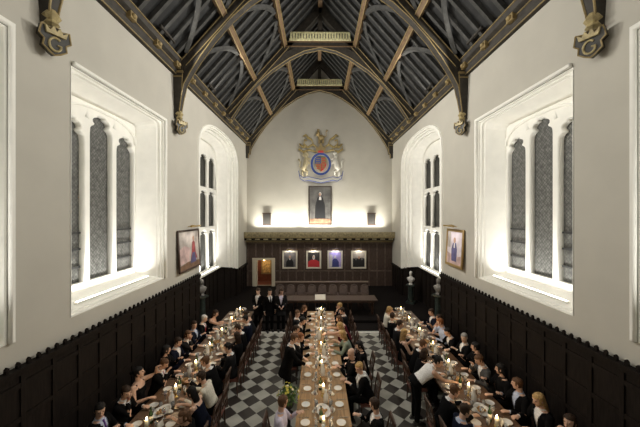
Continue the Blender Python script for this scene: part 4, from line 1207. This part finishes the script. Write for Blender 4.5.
sit('cr', 10.55, 'lean', 'blond woman in grey green top', hair='long', hc='blond', col='green', outfit='shirt')
sit('cr', 11.35, 'reach', 'blond woman in black dress with bare arms', hair='long', hc='blond', outfit='dress')
sit('cr', 12.15, 'lean', 'brown haired woman in burgundy dress', hair='bob', hc='brown', outfit='dress', col='burgundy')
sit('cr', 13.00, 'rest', 'dark haired man in charcoal jacket', hc='dark', col='charcoal')
sit('cr', 13.80, 'chin', 'blond man in navy suit', hc='blond', col='navy')
sit('ar', 6.45, 'rest', 'dark haired man in navy jacket and pale blue collar', hc='dark', col='navy', col2='paleblue', dx=.05)
sit('ar', 7.22, 'lean', 'brown haired man in black suit and white collar', hc='brown')
sit('ar', 9.00, 'leanl', 'dark haired woman in black jacket', hair='bob', hc='dark', col2='black')
sit('ar', 9.75, 'lean', 'brown haired man in black jacket leaning onto table', dx=.1, hc='brown', col2='white')
sit('ar', 10.55, 'talkl', 'blond woman in black dress', hair='long', hc='blond', outfit='dress')
sit('ar', 11.40, 'rest', 'man in charcoal suit with dark hair', hc='dark', col='charcoal')
sit('ar', 12.25, 'talkl', 'dark haired man in black suit and pale shirt', hc='dark', col2='cream')
sit('ar', 13.20, 'chin', 'blond woman in cream top', hair='bob', hc='blond', outfit='shirt', col='cream')
sit('wr', 5.95, 'arm', 'dark haired woman in black dress with one arm raised', hair='bob', hc='dark', outfit='dress', dx=-.05)
sit('wr', 6.72, 'rest', 'blond woman in black jacket', hair='long', hc='blond', col2='white', dx=-.1)
sit('wr', 7.38, 'talkr', 'brown haired man in black suit and pale blue collar', hc='brown', col2='paleblue', dx=-.02)
sit('wr', 8.02, 'talkr', 'fair faced woman in black jacket, half hidden', hair='bob', hc='black', col2='black')
sit('wr', 8.66, 'eat', 'brown haired man in grey suit, eating', hc='brown', col='grey', dx=.08)
sit('wr', 9.3, 'talkr', 'dark haired man in black suit and black shirt', hc='black', col2='black')
sit('wr', 10.1, 'talkl', 'grey haired man in dark suit', hc='grey', skin='pale')
sit('wr', 10.8, 'lean', 'dark haired man in black suit, leaning in', hc='black', col2='white')
sit('wr', 11.46, 'chin', 'pink faced man in pale blue shirt', hc='red', outfit='shirt', col='paleblue', dx=.1)
sit('wr', 12.12, 'talkr', 'woman in black dress with long dark hair', hair='long', hc='dark', outfit='dress')
sit('wr', 12.80, 'rest', 'dark haired man in navy suit', hc='dark', col='navy')
S_by = {}
for row, y, k, desc, dx, kw in S:
    y *= .80
    S_by.setdefault(row, []).append(y)
    n = len(S_by[row])
    face = 1 if row in ('wl', 'al') and row == 'wl' or row in ('cl', 'ar') else -1
    x = PX[row] + (dx if RZ[row] < 0 else -dx)
    person(x, y, RZ[row], k, '%s, %s' % (desc, WHERE[row]), desc, scale=random.uniform(.97, 1.03), **kw)['group'] = GRP[row]
    if row not in ('wl', 'wr'):
        place_chair(x, y, RZ[row], 'wooden chair, %s from the front, %s' % (ORD[n - 1], WHERE[row]), 'chairs ' + WHERE[row])
# people on their feet
def up(px, py, z, zf, k, rz, label, **kw):
    d = depth_at(py, z + zf); x = (px - VX) * d / F + CAMX
    return person(x, d, rz, k, label, '', z=zf, **kw)
person(-.90, 7.3, -PI / 2, 'serve', 'man standing in black suit at the left side of the centre table', '', hc='brown', col2='white')
person(2.15, 6.55, -PI / 2, 'servelong', 'standing dark haired woman in sleeveless white top stretching over the right table', '', hair='bun', hc='black', outfit='vest', col='white')
person(-2.55, 11.7, PI - .3, 'fold', 'dark haired man in black suit standing before the doorway, leftmost of three', '', hc='dark', skin='pale')
person(-2.08, 11.6, PI + .5, 'talk' if False else 'stand', 'man in black suit standing before the doorway, middle of three', '', hc='black', tie='black')
person(-1.62, 11.65, PI + .2, 'fold', 'person in dark jacket and pale lilac shirt before the doorway, rightmost of three', '', hair='bob', hc='dark', col='charcoal', col2='lilac')

# ------------------------------------------------------------------ on the tables
def mk(name, label, cat, group): return thing(name, label, cat, group=group)
def proto_plate():
    bm = bmesh.new(); fs = lathe(bm, [(.0, .004), (.07, .004), (.085, 0), (.09, .004), (.125, .018), (.128, .022), (.12, .022), (.085, .010), (0, .009)], 24)
    for f in bm.faces:
        c = f.calc_center_median()
        if c.xy.length > .112 and f.calc_area() < .0011: f.material_index = 1
    bm.transform(Matrix.Diagonal((.76, .76, .9, 1)))
    return put('dinner_plate', to_mesh(bm, 'dinner_plate', [M['china'], M['rimgold']], True))
def proto_glass(kind):
    t = thing('wine_glass' if kind else 'water_tumbler', 'x', 'glass')
    bm = bmesh.new()
    if kind: prof = [(.034, 0), (.034, .004), (.006, .010), (.005, .085), (.02, .10), (.036, .13), (.038, .16), (.032, .205), (.0305, .205), (.036, .16), (.034, .13), (.018, .104), (0, .098)]
    else: prof = [(.030, 0), (.036, .105), (.0345, .105), (.028, .006), (0, .006)]
    lathe(bm, prof, 14); bw = obj('bowl', bm, M['glass'], t, smooth=True)
    bm = bmesh.new()
    if kind: lathe(bm, [(0, .101), (.017, .106), (.0325, .13), (.0335, .142), (0, .142)], 12)
    else: lathe(bm, [(0, .008), (.027, .008), (.031, .06), (0, .06)], 12)
    obj('wine' if kind else 'water', bm, M['wine'] if kind else M['water'], bw, smooth=True)
    return t
def proto_fork():
    bm = bmesh.new(); box(bm, (0, -.04, .003), (.010, .13, .003)); box(bm, (0, .045, .003), (.022, .035, .003))
    for k in (-.0085, -.0028, .0028, .0085): box(bm, (k, .08, .003), (.0035, .045, .003))
    return put('fork', to_mesh(bm, 'fork', M['steel']))
def proto_knife():
    bm = bmesh.new(); tube(bm, [(0, -.11, .005), (0, -.02, .005)], [.006, .007], 6)
    prism(bm, [(-.008, -.02), (.008, -.02), (.010, .07), (.002, .11), (-.008, .10)], X_, Y_, Z_, (0, 0, 0), .002, .005)
    return put('table_knife', to_mesh(bm, 'table_knife', M['steel']))
def proto_napkin():
    bm = bmesh.new(); X, Y = X_, Y_
    loft(bm, [(V((0, 0, z)), X * a, Y * c) for z, a, c in ((0, .075, .05), (.012, .078, .052), (.02, .05, .05), (.05, .03, .02), (.055, .01, .01))], 10)
    return put('napkin', to_mesh(bm, 'napkin', M['cloth'], True))
def proto_votive():
    t = thing('table_candle', 'x', 'candle')
    bm = bmesh.new(); lathe(bm, [(.06, 0), (.06, .01), (.02, .02), (.018, .05), (.045, .07), (.045, .08), (0, .08)], 14); obj('holder', bm, M['brass'], t, smooth=True)
    bm = bmesh.new(); lathe(bm, [(.033, .08), (.033, .22), (.02, .222), (0, .22)], 14); wx = obj('wax', bm, M['wax'], t, smooth=True)
    bm = bmesh.new(); lathe(bm, [(0, .222), (.012, .236), (.014, .25), (.006, .275), (0, .29)], 10); obj('flame', bm, M['flame'], wx, smooth=True)
    return t
def proto_bottle():
    t = thing('wine_bottle', 'x', 'bottle')
    bm = bmesh.new(); lathe(bm, [(.034, 0), (.037, .01), (.037, .18), (.03, .21), (.015, .235), (.014, .30), (.016, .30), (.016, .312), (0, .312)], 14); obj('body', bm, M['greenglass'], t, smooth=True)
    bm = bmesh.new(); lathe(bm, [(.0378, .06), (.0378, .15)], 14); obj('label_paper', bm, M['winelabel'], t, smooth=True)
    return t
def proto_carafe():
    t = thing('water_carafe', 'x', 'carafe')
    bm = bmesh.new(); lathe(bm, [(.045, 0), (.055, .02), (.055, .15), (.03, .2), (.028, .25), (.036, .265), (.034, .265), (.026, .25), (.026, .2), (0, .19)], 14); obj('body', bm, M['water'], t, smooth=True)
    bm = bmesh.new(); tube(bm, [(.05, 0, .05), (.095, 0, .09), (.09, 0, .17), (.04, 0, .20)], .008, 6); obj('handle', bm, M['water'], t, smooth=True)
    return t
def proto_basket():
    t = thing('bread_basket', 'x', 'basket')
    bm = bmesh.new(); lathe(bm, [(.08, 0), (.12, .07), (.125, .075), (.11, .07), (.075, .012), (0, .012)], 18); obj('bowl', bm, M['wicker'], t)
    return t
def proto_roll():
    bm = bmesh.new(); ell(bm, (0, 0, .028), (.045, .035, .028)); return put('bread_roll', to_mesh(bm, 'bread_roll', M['bread'], True))
def proto_dish():
    t = thing('serving_dish', 'x', 'dish')
    bm = bmesh.new(); lathe(bm, [(.08, 0), (.14, .045), (.145, .045), (.085, .01), (0, .01)], 20); bm.transform(Matrix.Diagonal((1, 1.5, 1, 1))); obj('bowl', bm, M['china'], t, smooth=True)
    bm = bmesh.new()
    for i in range(16):
        a = random.uniform(0, 2 * PI); r = random.uniform(0, .075); ell(bm, (r * math.cos(a), 1.5 * r * math.sin(a), .035), (.028, .03, .02), None, 8, 5)
    o = obj('food', bm, mat('roast_food', (.36, .20, .07), .7, var=.5, vscale=20), t, smooth=True); o['kind'] = 'stuff'
    return t
def proto_card():
    bm = bmesh.new(); prism(bm, [(-.03, 0), (-.027, 0), (0, .095), (.027, 0), (.03, 0), (0, .105)], Y_, Z_, X_, (0, 0, 0), -.06, .06)
    return put('menu_card', to_mesh(bm, 'menu_card', M['cloth']))
protos = {}
used = set()
def item(key, fn, loc, rz, label, group, cat):
    if key not in protos: protos[key] = fn()
    o = protos[key]
    if key in used: o = dup(o, loc, rz)
    else: used.add(key); o.location = loc; o.rotation_euler = (0, 0, rz)
    o['label'] = label; o['category'] = cat; o['group'] = group
    return o
TZ = .751
SIDES = {'left': (('wl', 'wall side of left table', -1), ('al', 'aisle side of left table', 1)), 'centre': (('cl', 'left side of centre table', -1), ('cr', 'right side of centre table', 1)), 'right': (('ar', 'aisle side of right table', -1), ('wr', 'wall side of right table', 1))}
rnd = random.Random(11)
NS = 13
for nm, (x0, x1) in TABLES.items():
    for row, wh, s in SIDES[nm]:
        xe = x0 if s < 0 else x1
        for i in range(NS):
            y = 4.95 + .54 * i; j = lambda a=.02: rnd.uniform(-a, a)
            rz = -PI / 2 if s < 0 else PI / 2
            wordy = '%s from the front, %s' % (ORD[i], wh)
            xi = xe - s * .19 + j()
            item('plate', proto_plate, (xi, y + j(), TZ), 0, 'white plate, ' + wordy, 'dinner plates', 'plate')
            item('wineglass', lambda: proto_glass(1), (xe - s * .37 + j(), y + .15 + j(), TZ), rnd.uniform(0, 6), 'stemmed wine glass, ' + wordy, 'wine glasses', 'glass')
            item('tumbler', lambda: proto_glass(0), (xe - s * .39 + j(), y - .06 + j(), TZ), rnd.uniform(0, 6), 'water tumbler, ' + wordy, 'water tumblers', 'glass')
            if i % 2 == 0 or nm == 'centre':
                item('napkin', proto_napkin, (xe - s * .36 + j(), y - .19 + j(), TZ), rnd.uniform(0, 3), 'crumpled white napkin, ' + wordy, 'napkins', 'napkin')
            if i < 6:
                item('fork', proto_fork, (xe - s * .15, y - s * .155 * (1), TZ), rz, 'steel fork, ' + wordy, 'forks', 'fork')
                item('knife', proto_knife, (xe - s * .15, y + s * .155, TZ), rz, 'steel knife, ' + wordy, 'knives', 'knife')
    xc = (x0 + x1) / 2
    nl = {'left': 'left table', 'centre': 'centre table', 'right': 'right table'}[nm]
    for i in range(7):
        y = 5.3 + 1.02 * i
        o = item('candle', proto_votive, (xc + rnd.uniform(-.03, .03), y + .98 - .66 if nm == 'centre' and False else y, TZ), 0, 'lit candle in brass holder, %s from the front on the %s' % (ORD[i], nl), 'table candles', 'candle')
        ld = bpy.data.lights.new('candle_light', 'POINT'); ld.energy = 1.6; ld.color = (1, .68, .36); ld.shadow_soft_size = .03
        lo = bpy.data.objects.new('candle_light', ld); C.objects.link(lo); lo.parent = o; lo.location = (0, 0, .34)
        item('bottle', proto_bottle, (xc + rnd.uniform(-.1, .1), y + .22, TZ), rnd.uniform(0, 6), 'dark wine bottle, %s from the front on the %s' % (ORD[i], nl), 'wine bottles', 'bottle')
        item('carafe', proto_carafe, (xc + rnd.uniform(-.08, .08), y - .22, TZ), rnd.uniform(0, 6), 'pale water carafe, %s from the front on the %s' % (ORD[i], nl), 'water carafes', 'carafe')
        if i % 2 == 0:
            item('dish', proto_dish, (xc + rnd.uniform(-.03, .03), y + .50, TZ), rnd.uniform(-.3, .3), 'white oval dish of food, %s from the front on the %s' % (ORD[i // 2], nl), 'serving dishes', 'dish')
        else:
            item('basket', proto_basket, (xc, y + .50, TZ), 0, 'bread basket, %s from the front on the %s' % (ORD[i // 2], nl), 'bread baskets', 'basket')
            for q in range(3):
                a = q * 2.1 + i
                item('roll', proto_roll, (xc + .05 * math.cos(a), y + .50 + .05 * math.sin(a), TZ + .018), a, 'bread roll in the %s basket from the front on the %s' % (ORD[i // 2], nl), 'rolls in the %s basket, %s' % (ORD[i // 2], nl), 'bread roll')
        item('card', proto_card, (xc + .16, y + .12, TZ), PI / 2 + rnd.uniform(-.3, .3), 'folded white card, %s from the front on the %s' % (ORD[i], nl), 'folded cards', 'card')
# on the high table
t = item('bigcard', lambda: put('notice_card', to_mesh((lambda b: (prism(b, [(-.12, 0), (-.115, 0), (0, .2), (.115, 0), (.12, 0), (0, .215)], Y_, Z_, X_, (0, 0, 0), -.24, .24), b)[1])(bmesh.new()), 'notice_card', M['cloth'])), (.0, 13.05, .75 + DAIS_Z), 0, 'large folded white card on the front of the high table', 'cards on the high table', 'card')
del t['group']

# flower arrangement at the left edge of the centre table
ft = thing('flower_arrangement', 'yellow and green flower arrangement at the left edge of the centre table', 'flowers', (-.74, 6.1, 0))
bm = bmesh.new(); lathe(bm, [(.16, 0), (.16, .03), (.05, .07), (.04, .62), (.10, .66), (.14, .80), (.12, .80), (.09, .68), (0, .66)], 16); obj('stand', bm, M['iron'], ft, smooth=True)
bm = bmesh.new(); rf = random.Random(3)
for i in range(150):
    a = rf.uniform(0, 2 * PI); el = rf.uniform(-.4, 1.4); r = rf.uniform(.10, .23)
    d = V((math.cos(a) * math.cos(el), math.sin(a) * math.cos(el), math.sin(el))); p = V((0, 0, .88)) + d * r
    q = d.to_track_quat('Z', 'Y').to_matrix() @ Matrix.Rotation(rf.uniform(0, 3), 3, 'X')
    prism(bm, [(-.022, 0), (0, -.05), (.022, 0), (0, .05)], q @ X_, q @ Y_, q @ Z_, p, 0, .004)
fo = obj('foliage', bm, M['leaf'], ft)
for i in range(34):
    a = rf.uniform(0, 2 * PI); el = rf.uniform(-.3, 1.5); d = V((math.cos(a) * math.cos(el), math.sin(a) * math.cos(el), math.sin(el)))
    bm = bmesh.new(); p = V((0, 0, .88)) + d * rf.uniform(.20, .27); q = d.to_track_quat('Z', 'Y').to_matrix()
    for k in range(6):
        rr = Matrix.Rotation(k * PI / 3, 3, 'Z'); u = q @ rr @ X_; v = q @ rr @ Y_; w = q @ Z_
        prism(bm, [(0, -.004), (.018, -.012), (.034, 0), (.018, .012), (0, .004)], (u * .9 + w * .3).normalized(), v, w, p, 0, .004)
    ell(bm, p + q @ Z_ * .008, (.011, .011, .009), None, 8, 5)
    obj('flower', bm, M['yellowflower'] if i % 4 else M['creamflower'], ft)

# ------------------------------------------------------------------ camera, world, view
cd = bpy.data.cameras.new('camera'); cd.lens = 16; cd.sensor_width = 36; cd.clip_start = .05; cd.clip_end = 200
cam = bpy.data.objects.new('camera', cd); C.objects.link(cam)
cam.location = (CAMX, 0, CAMZ); cam.rotation_euler = (R(90), 0, -.0077)
SC.camera = cam
w = bpy.data.worlds.new('night'); SC.world = w; w.use_nodes = True
w.node_tree.nodes['Background'].inputs['Color'].default_value = (.02, .022, .03, 1); w.node_tree.nodes['Background'].inputs['Strength'].default_value = .05
SC.view_settings.view_transform = 'Standard'; SC.view_settings.look = 'None'; SC.view_settings.gamma = 1; SC.view_settings.exposure = -0.1
try: SC.cycles.use_denoising = True; SC.cycles.max_bounces = 8; SC.cycles.diffuse_bounces = 5; SC.cycles.sample_clamp_indirect = 6
except Exception: pass
